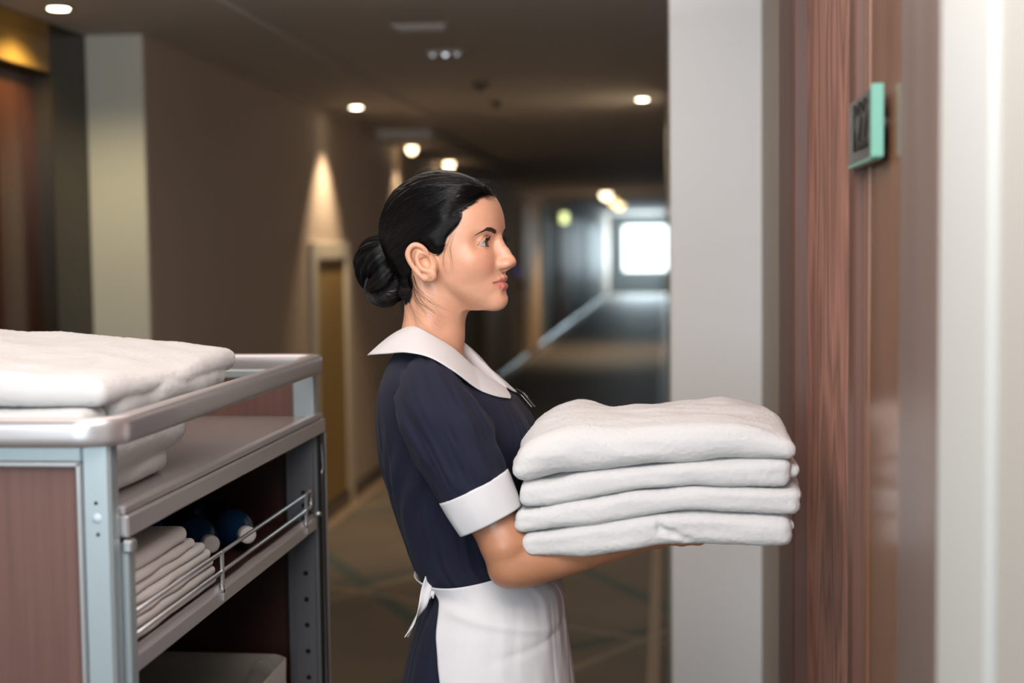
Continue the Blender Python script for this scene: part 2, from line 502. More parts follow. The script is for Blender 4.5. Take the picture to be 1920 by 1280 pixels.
# right side: pillar, alcove with the guest room door
struct('wall_right', MB().box((XR, 3.82, 0), (.6, YE, 2.75), .006), M_pillar)
struct('wall_right_alcove', MB().box((.252, 3.04, 0), (.6, 3.82, HC)), M_greige)
struct('baseboard_right', MB().box((XR-.012, 4.2, 0), (XR, YE, .085), .003), mat('steel_baseboard', srgb(120, 128, 132), .3, .8))
fr = MB().box((.236, 2.70, 0), (.6, 3.04, HC), .004)
fr.box((.245, 1.905, 0), (.6, 1.96, HC), .003)
struct('trim_7', fr, M_frame)
d3 = struct('door_3', MB().box((.262, 1.96, 0.008), (.31, 2.70, 2.14), .002).box((.262, 1.96, 2.144), (.31, 2.70, HC), .002), M_door)
struct('trim_8', MB().box((.256, 1.575, 0), (.6, 1.905, HC), .004).box((.2545, 1.84, 0), (.27, 1.852, HC)), M_panel)
struct('trim_9', MB().box((.250, 1.345, 0), (.6, 1.575, HC), .004), M_panel2)
struct('wall_right_lobby', MB().box((.256, YS, 0), (.6, 1.14, HC)), mat('warm_grey_white_paint', srgb(172, 172, 167), .6))
struct('trim_11', MB().box((.250, 1.14, 0), (.6, 1.345, HC), .002), mat('cool_grey_white_paint', srgb(184, 188, 186), .6))
# low hatch in the left wall
h1 = struct('door_4', MB().box((XL-.02, 7.80, 0.09), (XL+.004, 8.52, 1.52)), M_olive)
hf = MB().box((XL, 7.68, 0), (XL+.022, 7.80, 1.60), .004).box((XL, 8.52, 0), (XL+.022, 8.64, 1.60), .004).box((XL, 7.80, 1.5), (XL+.022, 8.52, 1.60), .004)
hf.build('door_frame', M_frame_w, h1)
# far doors and panels on the left wall
n = 5
for (a, b, z, mt, dp) in ((19.2, 21.7, 2.2, M_far_panel, .03), (22.2, 25.2, 2.25, M_far_gloss, .02), (26.0, 30.0, 2.2, M_far_panel, .03),
                          (30.2, 33.6, 2.25, M_far_dark, .012), (34, 36.5, 2.25, M_far_gloss, .02), (36.6, 38.6, 2.25, M_far_dark, .012), (39, 42, 2.25, M_far_gloss, .02), (15.2, 16.4, 2.2, M_far_panel, .03)):
    d = struct('door_%d' % n, MB().box((XL, a, .09), (XL+dp, b, z), .004), mt)
    if mt is M_far_panel: MB().box((XL+dp, a+.1, 1.0), (XL+dp+.03, a+.13, 1.12), .004).build('door_handle', M_frame_w, d)
    n += 1

# ceiling fittings
def spot(loc, power, color, size=math.radians(70), blend=.6, target=None):
    d = bpy.data.lights.new('downlight_lamp', 'SPOT'); d.energy = power; d.color = color; d.spot_size = size; d.spot_blend = blend; d.shadow_soft_size = .03
    o = bpy.data.objects.new('downlight_lamp', d); COL.objects.link(o); o.location = loc
    if target: o.rotation_euler = (Vector(target)-Vector(loc)).to_track_quat('-Z', 'Y').to_euler()
    return o
M_trim = mat('downlight_ring', srgb(150, 146, 140), .4)
def glow(name, col, s): return mat(name, col, .5, emis=(col, s))
WARM = (1, .74, .45, 1)
G = {'hot': glow('hot_lens', (1, .88, .66, 1), 16), 'warm': glow('warm_lens', WARM, 7), 'dim': glow('dim_lens', (1, .72, .35, 1), 3.0), 'far': glow('far_lens', (1, .8, .55, 1), 5)}
def downlight(x, y, z, kind, label, r=.036, power=0, size=60, color=(1, .78, .52), grp='recessed ceiling downlights', dome=0):
    e = empty('recessed_downlight', (x, y, z), label, 'ceiling light', grp)
    MB().lathe([(r*1.0, 0), (r*1.45, -.001), (r*1.5, -.004), (r*1.05, -.006), (r*.98, -.003)], (x, y, z), 'z', 28).build('trim_ring', M_trim, e)
    MB().lathe([(r*.97, -.0031), (r*.9, -.0065-dome*.45), (r*.5, -.009-dome*.87), (.001, -.010-dome)], (x, y, z), 'z', 24).build('lens', G[kind], e)
    if power: spot((x, y, z-.03-dome*1.1), power, color, math.radians(size), .7, (x, y, 0))
    return e
q = WZ(668, 200, HC-.018); downlight(q.x, q.y, HC-.018, 'hot', 'bright downlight close to the left wall casting a streak of light on it', .036, 75, 84)
q = WZ(1204, 185, HC); downlight(q.x, q.y, HC, 'hot', 'bright downlight near the pale pillar at the right of the corridor ceiling', .036, 40, 120)
q = WZ(110, 14, HC-.018); downlight(q.x, q.y, HC-.018, 'hot', 'downlight above the dark wood portal, leftmost in the ceiling', .036, 22, 140, (1, .84, .50))
q = WZ(772, 275, 2.30); downlight(q.x, q.y, 2.30, 'warm', 'round light left of the one just above the woman\'s head', .038, 8, 110, dome=.045)
q = WZ(842, 304, 2.30); downlight(q.x, q.y, 2.30, 'warm', 'round light just above the woman\'s head', .044, 10, 130, dome=.055)
q = WZ(1136, 362, HC); downlight(q.x, q.y, HC, 'far', 'brightest of the three distant downlights in a slanting row', .085, 120, 130, dome=.09)
q = WZ(1150, 374, HC); downlight(q.x, q.y, HC, 'dim', 'middle one of three distant downlights in a slanting row', .085, dome=.09)
q = WZ(1161, 382, 2.43); downlight(q.x, q.y, 2.43, 'dim', 'lowest and farthest of three distant downlights in a slanting row', .105, dome=.11)
MB().box((q.x-.1, q.y-.1, 2.43), (q.x+.1, q.y+.1, 2.72)).build('mounting_box', M_trim, bpy.data.objects['recessed_downlight.007'])
# emergency lamp with three small lenses
EX_, EY_ = WZ(835, 96, HC).x, WZ(835, 96, HC).y
e = empty('emergency_lamp', (EX_, EY_, HC), 'small ceiling fitting with three faint round lenses in a row', 'ceiling light')
MB().box((EX_-.08, EY_-.025, HC-.012), (EX_+.075, EY_+.025, HC), .004).build('housing', M_ceil, e)
for i, (dx, k) in enumerate(((-.055, .35), (0, 1.3), (.05, .25))):
    MB().lathe([(.010, 0), (.009, -.006), (.004, -.009), (.001, -.0095)], (EX_+dx, EY_, HC-.012), 'z', 16).build('lens', glow('faint_lens', (.8, .87, .95, 1), k), e)
def detector(x, y, r, label, cat, name):
    e = empty(name, (x, y, HC), label, cat)
    MB().lathe([(r, 0), (r, -.012), (r*.8, -.022), (r*.3, -.026)], (x, y, HC), 'z', 24).build('base', mat('detector_plastic', srgb(92, 82, 72), .6), e)
    MB().lathe([(r*.25, -.026), (r*.22, -.04), (.001, -.042)], (x, y, HC), 'z', 16).build('sensor_head', M_far_dark, e)
detector(WZ(900, 155, HC).x, WZ(900, 155, HC).y, .045, 'dark round detector on the ceiling, upper of two dark spots', 'smoke detector', 'smoke_detector')
detector(WZ(932, 190, HC).x, WZ(932, 190, HC).y, .03, 'small dark sprinkler on the ceiling above the woman, lower of two dark spots', 'sprinkler', 'ceiling_sprinkler')
vq = WZ(790, 50, HC); g = empty('ceiling_vent', (vq.x, vq.y, HC), 'pale rectangular vent flush in the ceiling near the top of the frame', 'vent')
MB().box((vq.x-.11, vq.y-.07, HC-.006), (vq.x+.11, vq.y+.07, HC), .003).build('vent_frame', M_ceil, g)
for i in range(5): MB().box((vq.x-.09, vq.y-.055+i*.025, HC-.010), (vq.x+.09, vq.y-.048+i*.025, HC-.005)).build('slat', M_ceil, g)
# exit sign, card reader light
e = empty('exit_sign', (XL+.03, 26.5, 2.02), 'glowing yellow-green sign high on the far left wall', 'sign')
MB().box((XL+.03, 26.3, 2.02), (XL+.08, 26.7, 2.22), .005).build('housing', M_frame_w, e)
MB().box((XL+.0805, 26.32, 2.04), (XL+.083, 26.68, 2.20)).box((XL+.035, 26.296, 2.03), (XL+.16, 26.30, 2.21)).build('lit_panel', glow('exit_glow', (.62, .70, .30, 1), 2.2), e)
e = empty('card_reader', (XL, 18.6, 1.22), 'door card reader with a tiny blue light on the dark left wall', 'card reader')
MB().box((XL, 18.56, 1.2), (XL+.02, 18.64, 1.32), .004).build('housing', M_far_dark, e)
MB().box((XL+.02, 18.585, 1.25), (XL+.024, 18.615, 1.28)).build('indicator_light', glow('blue_led', (.12, .1, .8, 1), 2.5), e)

# room number plate beside the door
PX = .238
YA, YB = WX(1592, 200, PX).y, WX(1638, 200, PX).y
zt, zb = WX(1592, 196, PX).z, WX(1592, 312, PX).z
e = empty('room_number_sign', (.25, (YA+YB)/2, zb), 'glass plate with dark room number and pale green edge beside the guest room door', 'sign')
MB().box((PX, YB, zb), (PX+.007, YA, zt), .001).build('glass_plate', [mat('sign_glass', srgb(96, 98, 96), .12)], e)
MB().box((PX-.0040, YB-.012, zb-.002), (PX+.010, YB, zt+.001), .0008).box((PX-.0008, YB, zb-.004), (PX+.010, YA, zb), .0005).build('polished_edge', mat('green_glass_edge', srgb(104, 158, 142), .3), e)
for y in (YA-.03, YB+.03): MB().cyl((PX+.007, y, (zt+zb)/2), (.2565, y, (zt+zb)/2), .006, 12).build('standoff', M_trim, e)
fc = bpy.data.curves.new('number', 'FONT'); fc.body = '122'; fc.size = .085; fc.extrude = .0008; fc.align_x = 'CENTER'; fc.align_y = 'CENTER'
to = bpy.data.objects.new('tmp', fc); COL.objects.link(to)
dg = bpy.context.evaluated_depsgraph_get(); me = bpy.data.meshes.new_from_object(to.evaluated_get(dg)); bpy.data.objects.remove(to)
me.transform(Matrix(((0, 0, -1, 0), (-1.15, 0, 0, 0), (0, 1, 0, 0), (0, 0, 0, 1)))); me.transform(Matrix.Translation((PX-.0012-.25, 0, (zt-zb)/2)))
me.materials.clear(); me.materials.append(mat('sign_ink', srgb(22, 18, 16), .5))
to = bpy.data.objects.new('room_number', me); COL.objects.link(to); to.parent = e
# unseen lobby downlights added as fill (behind and beside the photographer), the same kind as those in the corridor
for x_, y_ in ((-1.1, -1.6),):
    downlight(x_, y_, HC, 'warm', 'unseen downlight added in the lobby ceiling near the photographer', .036, 9, 150, (1, .85, .68), None)
area('added_ceiling_uplight', (-1.0, 2.6, 2.15), (-1.0, 2.6, 3), 1.6, 34, (1, .93, .90), 2.4)  # added unseen uplight that brightens the ceiling and corridor, no known fitting
# ------------------------------------------------------------------ housekeeping cart
M_alu = mat('brushed_aluminium', srgb(200, 202, 204), .34, .9, bump=(400, .06, (1, 1, .05)))
M_alu_rail = mat('satin_aluminium_rail', srgb(206, 202, 204), .32, .82)
M_alu_flat = mat('anodised_panel_frame', srgb(176, 188, 192), .42, .75)
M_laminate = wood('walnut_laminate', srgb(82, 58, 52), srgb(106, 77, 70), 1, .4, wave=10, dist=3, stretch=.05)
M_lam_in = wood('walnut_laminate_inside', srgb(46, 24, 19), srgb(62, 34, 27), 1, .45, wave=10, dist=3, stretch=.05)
M_shelf = mat('grey_shelf_top', srgb(150, 144, 144), .26, .4)
M_rubber = mat('black_gasket', srgb(14, 13, 13), .5)
M_hole = mat('bolt_hole', (.003, .003, .003, 1), .9)
XC = -.69                      # the open side
YN, YF = WX(212, 900, -.69).y, WX(601, 700, -.69).y          # near and far end
XB = -1.27
zr = W(212, 812, YN).z         # hand rail
def Zat(px, py, X=XC): return WX(px, py, X).z
z_rail_c = (WX(211, 812, XC).z)
z_top = Zat(400, 878)          # front edge of the top shelf
cart = empty('housekeeping_cart', (XC-.3, (YN+YF)/2, 0), 'silver framed housekeeping cart with wood panels and an open shelf side', 'cart')
zs = WX(222, 955, XC).z                         # top shelf surface at its front edge
zm = WX(262, 1228, XC).z                        # middle shelf
zrc = (WX(195, 792, XC).z+WX(195, 835, XC).z)/2
def rounded_loop(x0, x1, y0, y1, r, z, n=8):
    P = []
    for cx, cy, a0 in ((x1-r, y0+r, -90), (x1-r, y1-r, 0), (x0+r, y1-r, 90), (x0+r, y0+r, 180)):
        for k in range(n+1):
            a = math.radians(a0+90*k/n); P.append((cx+r*math.cos(a), cy+r*math.sin(a), z))
    return P
# flat oval rail
def rail():
    mb = MB(); P = np.array(rounded_loop(XB-.02, XC+.004, YN-.014, YF-.012, .045, zrc, 12)); m = len(P)
    T_ = np.roll(P, -1, 0)-np.roll(P, 1, 0); T_ /= np.linalg.norm(T_, axis=1)[:, None]
    N_ = np.stack([T_[:, 1], -T_[:, 0], 0*T_[:, 0]], 1)
    k = 28; a = np.linspace(0, 2*math.pi, k, endpoint=False); p = 4.0
    c, s_ = np.cos(a), np.sin(a); rr = (np.abs(c)**p+np.abs(s_)**p)**(-1/p)
    u = .0125*rr*c; v = .0185*rr*s_
    G = P[:, None, :] + N_[:, None, :]*u[None, :, None] + np.array((0, 0, 1.))[None, None, :]*v[None, :, None]
    return mb.grid(G, closed_u=True, closed_v=True)
rail().build('hand_rail', M_alu_rail, cart)
PW = .040                     # post width
zb = .16
def post(x0, x1, y0, y1, name='corner_post', z1=None):
    return MB().box((x0, y0, zb), (x1, y1, z1 or zrc-.010), .004)
xw = W(152, 900, YN).x; xe = W(212, 900, YN).x
p = post(xw, XC-.004, YN, YN+.03).build('corner_post', M_alu_flat, cart)
for py in (943, 1002): 
    q = W(180 if py < 970 else 184, py, YN); MB().lathe([(.0024, 0), (.0024, .0006)], (q.x, YN-.0006, q.z), 'y', 14).build('screw_hole', M_hole, p)
q = W(182, 972, YN); MB().lathe([(.0065, 0), (.0062, -.0012), (.001, -.0018)], (q.x, YN+.0002, q.z), (0, 1, 0), 20).build('cover_cap', mat('grey_cap', srgb(178, 192, 202), .4), p)
post(XB, XB+.05, YN, YN+.03).build('corner_post', M_alu_flat, cart)
post(XC-.052, XC-.004, YF-.03, YF).build('corner_post', M_alu_flat, cart)
post(XB, XB+.05, YF-.03, YF).build('corner_post', M_alu_flat, cart)
# near end: top rail of the frame, bead and wood panel
zt = W(60, 866, YN).z
MB().box((XB+.05, YN+.002, zt), (xw, YN+.028, zrc-.012), .002).build('end_frame', M_alu_flat, cart)
MB().box((XB+.05, YN+.002, zb), (xw, YN+.028, zb+.04), .002).build('bottom_rail', M_alu_flat, cart)
bd = MB().box((XB+.05, YN-.003, zt-.006), (xw, YN+.02, zt+.001), .0015).box((xw-.006, YN-.003, zb), (xw+.001, YN+.02, zt), .0015)
bd.build('panel_bead', M_alu, cart)
MB().box((XB+.045, YN+.006, zb), (xw+.001, YN+.016, zt-.003)).build('end_panel', M_laminate, cart)
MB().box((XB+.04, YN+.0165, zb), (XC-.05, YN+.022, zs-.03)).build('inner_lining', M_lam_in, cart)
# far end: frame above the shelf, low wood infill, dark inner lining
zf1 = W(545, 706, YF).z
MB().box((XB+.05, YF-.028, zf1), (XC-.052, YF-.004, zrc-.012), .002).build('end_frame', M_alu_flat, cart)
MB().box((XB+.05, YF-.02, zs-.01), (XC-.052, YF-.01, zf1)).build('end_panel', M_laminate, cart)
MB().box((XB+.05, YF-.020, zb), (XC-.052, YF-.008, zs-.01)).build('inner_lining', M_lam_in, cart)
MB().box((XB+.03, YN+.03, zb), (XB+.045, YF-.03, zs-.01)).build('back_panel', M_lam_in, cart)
# top shelf: sheet with a raised front bead and an apron rail
st = MB().box((XB+.02, YN+.022, zs-.010), (XC-.010, YF-.021, zs-.004), .001)
st.build('top_shelf', M_shelf, cart)
MB().box((XC-.014, YN+.031, zs-.010), (XC+.002, YF+.004, zs+.0005), .002).box((XC-.010, YN+.031, zs-.040), (XC+.006, YF+.008, zs-.011), .003).build('shelf_edge', M_alu_rail, cart)
# inner uprights on the open side
u1 = MB().box((XC-.030, YN+.034, zb), (XC+.004, YN+.058, zs-.047), .002)
u1.build('inner_upright', M_alu_flat, cart)
MB().box((XC-.004, YN+.030, zs-.060), (XC+.010, YN+.050, zs-.043), .003).build('corner_clip', M_alu, cart)
yu0, yu1 = WX(548, 900, XC).y, WX(588, 900, XC).y
u2 = MB().box((XC-.040, YF-.052, zb), (XC-.002, YF-.022, zs-.041), .002).box((XC-.003, YF-.050, zb), (XC+.002, YF-.018, zs-.041), .001)
u2 = MB().box((XC-.060, YF-.060, zb), (XC-.045, YF-.020, zs-.041), .002).box((XC-.048, YF-.058, zb), (XC-.006, YF-.045, zs-.041), .002)
u2.box((XC-.056, YF-.0585, zb), (XC-.004, YF-.0560, zs-.041), .001)
up = u2.build('inner_upright', mat('shaded_upright', srgb(104, 104, 108), .45, .5), cart)  # shade inside the cart is put into this darker grey
for i, py in enumerate((824, 924, 947, 973, 1074, 1123, 1171, 1220, 1269)):
    q = W(566+ (py-824)*.03, py, YF-.058)
    MB().lathe([(.0050, 0), (.0050, .0008)], (q.x, YF-.0590, q.z), 'y', 16).build('bolt_hole', M_hole, up)
MB().box((XC-.003, YF-.030, zb), (XC+.004, YF+.006, zs-.041), .002).build('door_edge', M_rubber, cart)
MB().box((XC+.004, YF+.002, zb), (XC+.007, YF+.008, zs-.041), .001).build('edge_trim', M_alu, cart)
MB().tube(spline([(XC+.003, YF-.020, zs-.06), (XC+.006, YF-.020, zs-.11), (XC+.003, YF-.022, zs-.16), (XC+.004, YF-.021, .62)], 20), .0016, 6).build('pull_wire', M_alu, cart)
# middle shelf with guard rails
zg1 = WX(262, 1188, XC).z; zg2 = WX(262, 1205, XC).z
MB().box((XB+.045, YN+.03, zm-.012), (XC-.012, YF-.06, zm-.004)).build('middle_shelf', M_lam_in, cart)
MB().box((XC-.014, YN+.058, zm-.020), (XC+.002, YF-.062, zm+.004), .002).box((XC-.008, YN+.058, zm+.004), (XC-.004, YF-.062, zm+.012)).build('shelf_edge', M_alu_rail, cart)
xg = XC-.002
za = zm+.060; zc_ = zm+.030
ye = YF-.105
gl = [(xg, YN+.062, za), (xg, ye-.006, za), (xg, ye+.008, za+.002), (xg, ye+.014, za-.006), (xg, ye+.014, zc_+.008), (xg, ye+.008, zc_), (xg, ye-.006, zc_), (xg, YN+.062, zc_)]
gr = MB().tube(spline(gl[:2], 3), .0033, 10).tube(spline(gl[1:7], 26), .0033, 10).tube([gl[6], gl[7]], .0033, 10).build('guard_rail', M_alu, cart)
for yy in (ye-.030, WX(418, 1090, XC).y):
    MB().box((xg-.001, yy-.004, zm-.004), (xg+.004, yy+.004, za+.004), .001).box((XC+.0015, yy-.012, zm-.014), (XC+.006, yy+.004, zm-.002), .001).build('rail_bracket', M_alu, gr)
MB().tube([(XC-.02, YF-.062, zm+.015), (XC+.004, YF-.070, zm+.012), (XC+.012, YF-.072, zm+.012)], .0045, 10).build('shelf_pin', M_alu, cart)
# lower shelf, base and castors
zl = .62
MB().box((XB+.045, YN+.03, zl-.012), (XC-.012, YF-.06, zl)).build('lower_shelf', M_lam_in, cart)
MB().box((XB, YN, .12), (XC, YF, .16), .004).build('base_frame', M_alu_flat, cart)
for x_ in (XB+.07, XC-.07):
    for y_ in (YN+.09, YF-.09):
        c = MB().box((x_-.02, y_-.03, .10), (x_+.02, y_+.03, .12), .002).box((x_-.018, y_-.012, .04), (x_-.014, y_+.012, .10)).box((x_+.014, y_-.012, .04), (x_+.018, y_+.012, .10)).build('castor', M_alu, cart)
        MB().lathe([(.008, -.013), (.045, -.012), (.050, -.006), (.050, .006), (.045, .012), (.008, .013)], (x_, y_, .050), 'x', 26).build('wheel', M_rubber, c)

# ---- bottles
M_water = mat('blue_bottle_plastic', (.10, .38, .85, 1), .06, trans=.93, ior=1.36)
M_cap = mat('white_bottle_cap', srgb(205, 200, 196), .5)
M_label = mat('dark_blue_label', srgb(14, 22, 44), .35)
def bottle(px, py, Y, label, n=0):
    c = np.array(W(px, py, Y)); r = .0345
    d = np.array((.60, -.80, 0)); d /= np.linalg.norm(d)          # neck points to the open side, towards the viewer
    c[2] = max(c[2], zm-.004+r)
    e = empty('water_bottle', tuple(c), label, 'bottle', 'blue water bottles lying on the cart shelf')
    L = .20
    prof = [(.001, -L), (.026, -L), (.033, -L+.006)]
    for i in range(14):
        h = -L+.012+i*.0075; prof.append((r-.0016*(i % 2), h))
    prof += [(r, -.080), (r, -.062), (.0335, -.052), (.030, -.040), (.0235, -.028), (.0170, -.019), (.0135, -.014), (.0130, -.006), (.0160, -.005), (.0160, -.003), (.0130, -.002), (.0128, .002)]
    MB().lathe(prof, c, d, 40).build('bottle_body', M_water, e)
    MB().lathe([(r+.0004, -.115), (r+.0006, -.114), (r+.0006, -.066), (r+.0004, -.065)], c, d, 40).build('bottle_label', M_label, e)
    capp = [(.0148, -.004), (.0152, -.0035), (.0152, .012), (.0142, .0142), (.010, .0146), (.001, .0146)]
    MB().lathe(capp, c, d, 36).build('bottle_cap', M_cap, e)
bottle(392, 1022, 2.34, 'blue water bottle lying right beside the folded cloths, cap facing out')
bottle(461, 1015, 2.42, 'blue water bottle lying farther from the folded cloths, the right one of the two')
# ------------------------------------------------------------------ the woman: head
EX, EZ = .0664, -.0015                      # eye centre in the head frame
YW = 2.30                                   # her depth in the corridor
HYAW = math.radians(-15.6)
HP = np.array(W(835, 455, YW))
_c, _s = math.cos(HYAW), math.sin(HYAW)
def h2w(P):
    P = np.array(P, float)
    wz = smoothstep(-.140, -.105, P[..., 2])
    P[..., 0] = P[..., 0]*(1+.062*wz*smoothstep(-.05, 0, P[..., 0])) + .18*wz*(np.sqrt(P[..., 1]**2+.020**2)-.020)*smoothstep(-.095, -.03, P[..., 0])
    return np.stack([P[..., 0]*_c - P[..., 1]*_s, P[..., 0]*_s + P[..., 1]*_c, P[..., 2]], -1) + HP

def sample(g, P):
    """trilinear look-up of the field at points P"""
    q = (np.asarray(P, float) - g.lo)/g.h
    q = np.clip(q, 0, g.n - 1.001); i = q.astype(int); f = q-i; r = 0
    for a in (0, 1):
        for b in (0, 1):
            for e in (0, 1):
                r = r + g.d[i[..., 0]+a, i[..., 1]+b, i[..., 2]+e]*(f[..., 0] if a else 1-f[..., 0])*(f[..., 1] if b else 1-f[..., 1])*(f[..., 2] if e else 1-f[..., 2])
    return r

def lid(t):
    t = np.clip(np.asarray(t, float), -1, 1); b_ = EZ-.0022-.001*t
    return b_ + .0098*np.where(t > 0, (1-np.abs(t))**.80*(1+.45*np.abs(t)), (1-t*t)**.8), b_ - .0030*(1-t*t)**.9
def head_base(g, h):
    # face block
    Z  = np.array([-.125, -.115, -.105, -.09, -.075, -.06, -.045, -.03, -.01, .005, .02, .04, .06, .08, .10])
    XF = np.array([.073, .080, .0885, .0925, .0920, .0915, .0905, .0895, .0870, .0840, .0840, .0828, .0780, .0690, .050])
    WW = np.array([.020, .027, .036, .0470, .0550, .061, .0645, .0672, .068, .0675, .0670, .066, .0635, .057, .045])
    XB = np.array([.02, .02, .012, .006, .0, -.006, -.012, -.03, -.05, -.06, -.07, -.07, -.07, -.06, -.05])
    def face(x, y, z):
        zz = z.ravel()
        xf, w, xb = [np.interp(zz, Z, q).astype(np.float32)[None, None, :] for q in (XF, WW, XB)]
        ker = max(1, int(.008/h)) ; ke = np.ones(ker)/ker
        sm = lambda q: np.convolve(np.pad(q.ravel(), ker, mode='edge'), ke, 'same')[ker:-ker][None, None, :].astype(np.float32)
        xf, w, xb = sm(xf), sm(w), sm(xb)
        xc = .022 + 0*xf
        a = np.where(x > xc, xf-xc, xc-xb)
        ex = 1.92
        n = ((np.abs(x-xc)/a)**ex + (np.abs(y)/w)**ex)**(1/ex)
        d = (n-1)*np.minimum(a, w)
        zm = -.1095 + .80*np.maximum(np.abs(y)-.016, 0) + .22*np.maximum(.05-x, 0)*smoothstep(.0, .03, np.abs(y))
        k = .008; e = zm - z
        hh = np.clip(.5+.5*(e-d)/k, 0, 1)
        return d*(1-hh)+e*hh+k*hh*(1-hh)
    g.op(face, (-.09, -.075, -.125), (.11, 0, .085), .0)
    g.ell((-.008, 0, .020), (.0965, .0735, .0905), .02)
    g.ell((.0180, 0, .038), (.0635, .055, .050), .02)
    # neck and upper chest
    g.path([(-.018, 0, -.03), (-.019, 0, -.09), (-.0230, 0, -.140), (-.0270, 0, -.165), (-.038, 0, -.20), (-.046, 0, -.27)], [.050, .0485, .0465, .0480, .0545, .063], .017)
    g.ell((-.034, 0, -.275), (.060, .080, .050), .03)
    g.path([(-.03, -.052, -.055), (-.012, -.040, -.13), (.008, -.014, -.20)], [.010, .010, .008], .018)

def head_field(h=.0009):
    g = SDF((-.13, -.1055-h*0, -.262), (.127, 0, .124), h)
    g.ax[1] = (-h*np.arange(g.n[1])[::-1]).astype(np.float32); g.lo[1] = g.ax[1][0]
    head_base(g, h)
    # muzzle, chin, cheeks, brow ridge
    g.ell((.0680, 0, -.064), (.0262, .027, .024), .014)
    g.ell((.0830, 0, -.0925), (.0165, .018, .0145), .013)
    g.ell((.0530, -.041, -.030), (.0210, .018, .022), .02)
    g.ell((.0675, -.022, .0170), (.0125, .020, .0070), .012)
    # eye sockets
    g.ell((.0900, -.036, .0010), (.0155, .0220, .0110), .013, 's')
    g.ell((.078, -.056, -.001), (.012, .012, .010), .016, 's')
    g.ell((.0905, -.0145, -.004), (.006, .0045, .010), .009, 's')
    # nose
    g.ell((.087, 0, -.025), (.0185, .0120, .021), .010)
    g.path([(.0880, 0, .006), (.0910, 0, -.005), (.0990, 0, -.0160), (.1066, 0, -.0260)], [.0060, .0056, .0056, .0062], .006)
    g.ell((.1078, 0, -.0316), (.0083, .0082, .0072), .005)
    g.ell((.0955, -.0115, -.0360), (.0125, .0058, .0066), .0065)
    g.ell((.1020, -.0070, -.0342), (.0105, .0070, .0066), .006)
    g.ell((.0660, -.0270, -.036), (.0170, .0160, .018), .016)
    g.path([(.1080, 0, -.0378), (.0990, 0, -.0440)], [.0034, .0034], .004)
    g.path([(.0835, -.0175, -.0300), (.0810, -.0182, -.0400)], [.0015, .0013], .0035, 's')
    g.ell((.1020, -.0070, -.0415), (.0050, .0030, .0030), .0015, 's')
    # lips
    up = [(.0968, 0, -.0585), (.0960, -.004, -.0572), (.0918, -.012, -.0596), (.0850, -.0205, -.0632), (.0780, -.0275, -.0660)]
    lo = [(.0955, 0, -.0712), (.0945, -.006, -.0712), (.0900, -.0135, -.0700), (.0840, -.0215, -.0678), (.0780, -.0275, -.0664)]
    g.path(up, [.0037, .0038, .0033, .0023, .0014], .0035)
    g.path(lo, [.0048, .0047, .0040, .0026, .0014], .0035)
    g.path(spline([(.1010, 0, -.0642), (.0995, -.006, -.0646), (.0945, -.0140, -.0650), (.0895, -.0200, -.0653), (.0868, -.0235, -.0652)], 16), .0010, .0018, 's')
    g.path([(.1045, 0, -.0480), (.1050, 0, -.0530)], [.0011, .0011], .003, 's')
    g.ell((.1040, 0, -.0820), (.0055, .014, .0040), .008, 's')
    # eyelids
    EC = (EX, -.0315, EZ)
    g.ell(EC, .0139, .0045)
    def slit(x, y, z):
        s = -(y - EC[1])                          # + outwards
        t = np.clip(s/.0142, -1, 1)
        base = EZ - .0022 - .0010*t
        zu = base + .0098*np.where(t > 0, np.power(1-np.abs(t), .80)*(1+.45*np.abs(t)), np.power(1-t*t, .8))
        zl = base - .0030*np.power(1-t*t, .9)
        d1 = np.maximum(z-zu, zl-z)
        d1 = np.maximum(d1, np.abs(s)-.0142)
        r = np.sqrt((x-EC[0])**2+(y-EC[1])**2+(z-EC[2])**2)
        d2 = np.maximum(r-(.0155+.006*smoothstep(.1, .8, t)), .0118-r)
        return np.maximum(np.maximum(d1, d2), EC[0]-.0045-x)
    g.op(slit, (EC[0]-.004, EC[1]-.016, -.014), (EC[0]+.019, EC[1]+.016, .013), .0012, 's')
    for t in np.linspace(-.8, 1.05, 26):
        s_ = .0142*t; z_ = float(lid(min(t, .98)*.98)[0]) + .0034 - .0006*max(t, 0)
        xs = np.linspace(.05, .10, 160); P = np.stack([xs, np.full(160, EC[1]-s_), np.full(160, z_)], 1); v = sample(g, P)
        x_ = xs[np.argmax(v > 0)]
        if t > -.8: g.cap(pv, (x_, EC[1]-s_, z_), .0005, .0005, .0020, 's')
        pv = (x_, EC[1]-s_, z_)
    # ear
    def E(px, py, w): return (((px-835)/1152 + w*.242)/.97, -w, (455-py)/1152)
    E0 = E
    def E(px, py, w):
        q = E0(px+5.0, py, w); return q
    ea = np.array(E(783, 478, .084)); eb = np.array(E(803, 512, .079))
    ax3 = np.array(ea)-eb; ax3 /= np.linalg.norm(ax3)
    n2 = np.array((-.25, -.97, -.05)); n2 -= ax3*ax3.dot(n2); n2 /= np.linalg.norm(n2)
    ax1 = np.cross(n2, ax3); R = np.stack([ax1, n2, ax3], 1)
    g.ell(E(784, 481, .0800), (.0170, .0060, .0215), .003, rot=R)
    g.ell(E(796, 503, .0785), (.0145, .0058, .0180), .004, rot=R)
    g.ell(E(805, 514, .0770), (.0115, .0052, .0110), .004, rot=R)
    g.ell(E(800, 492, .071), (.016, .010, .022), .006, rot=R)
    out = [E(802, 476, .080), E(797, 468, .0840), E(788, 461, .0875), E(777, 459, .0900), E(768, 465, .0920), E(764, 476, .0925), E(768, 489, .0910),
           E(776.5, 502, .0880), E(786, 513, .0850), E(796, 521, .0815)]
    g.ell(E(796.0, 490.0, .0880), (.0085, .0110, .0125), .0022, 's', rot=R)
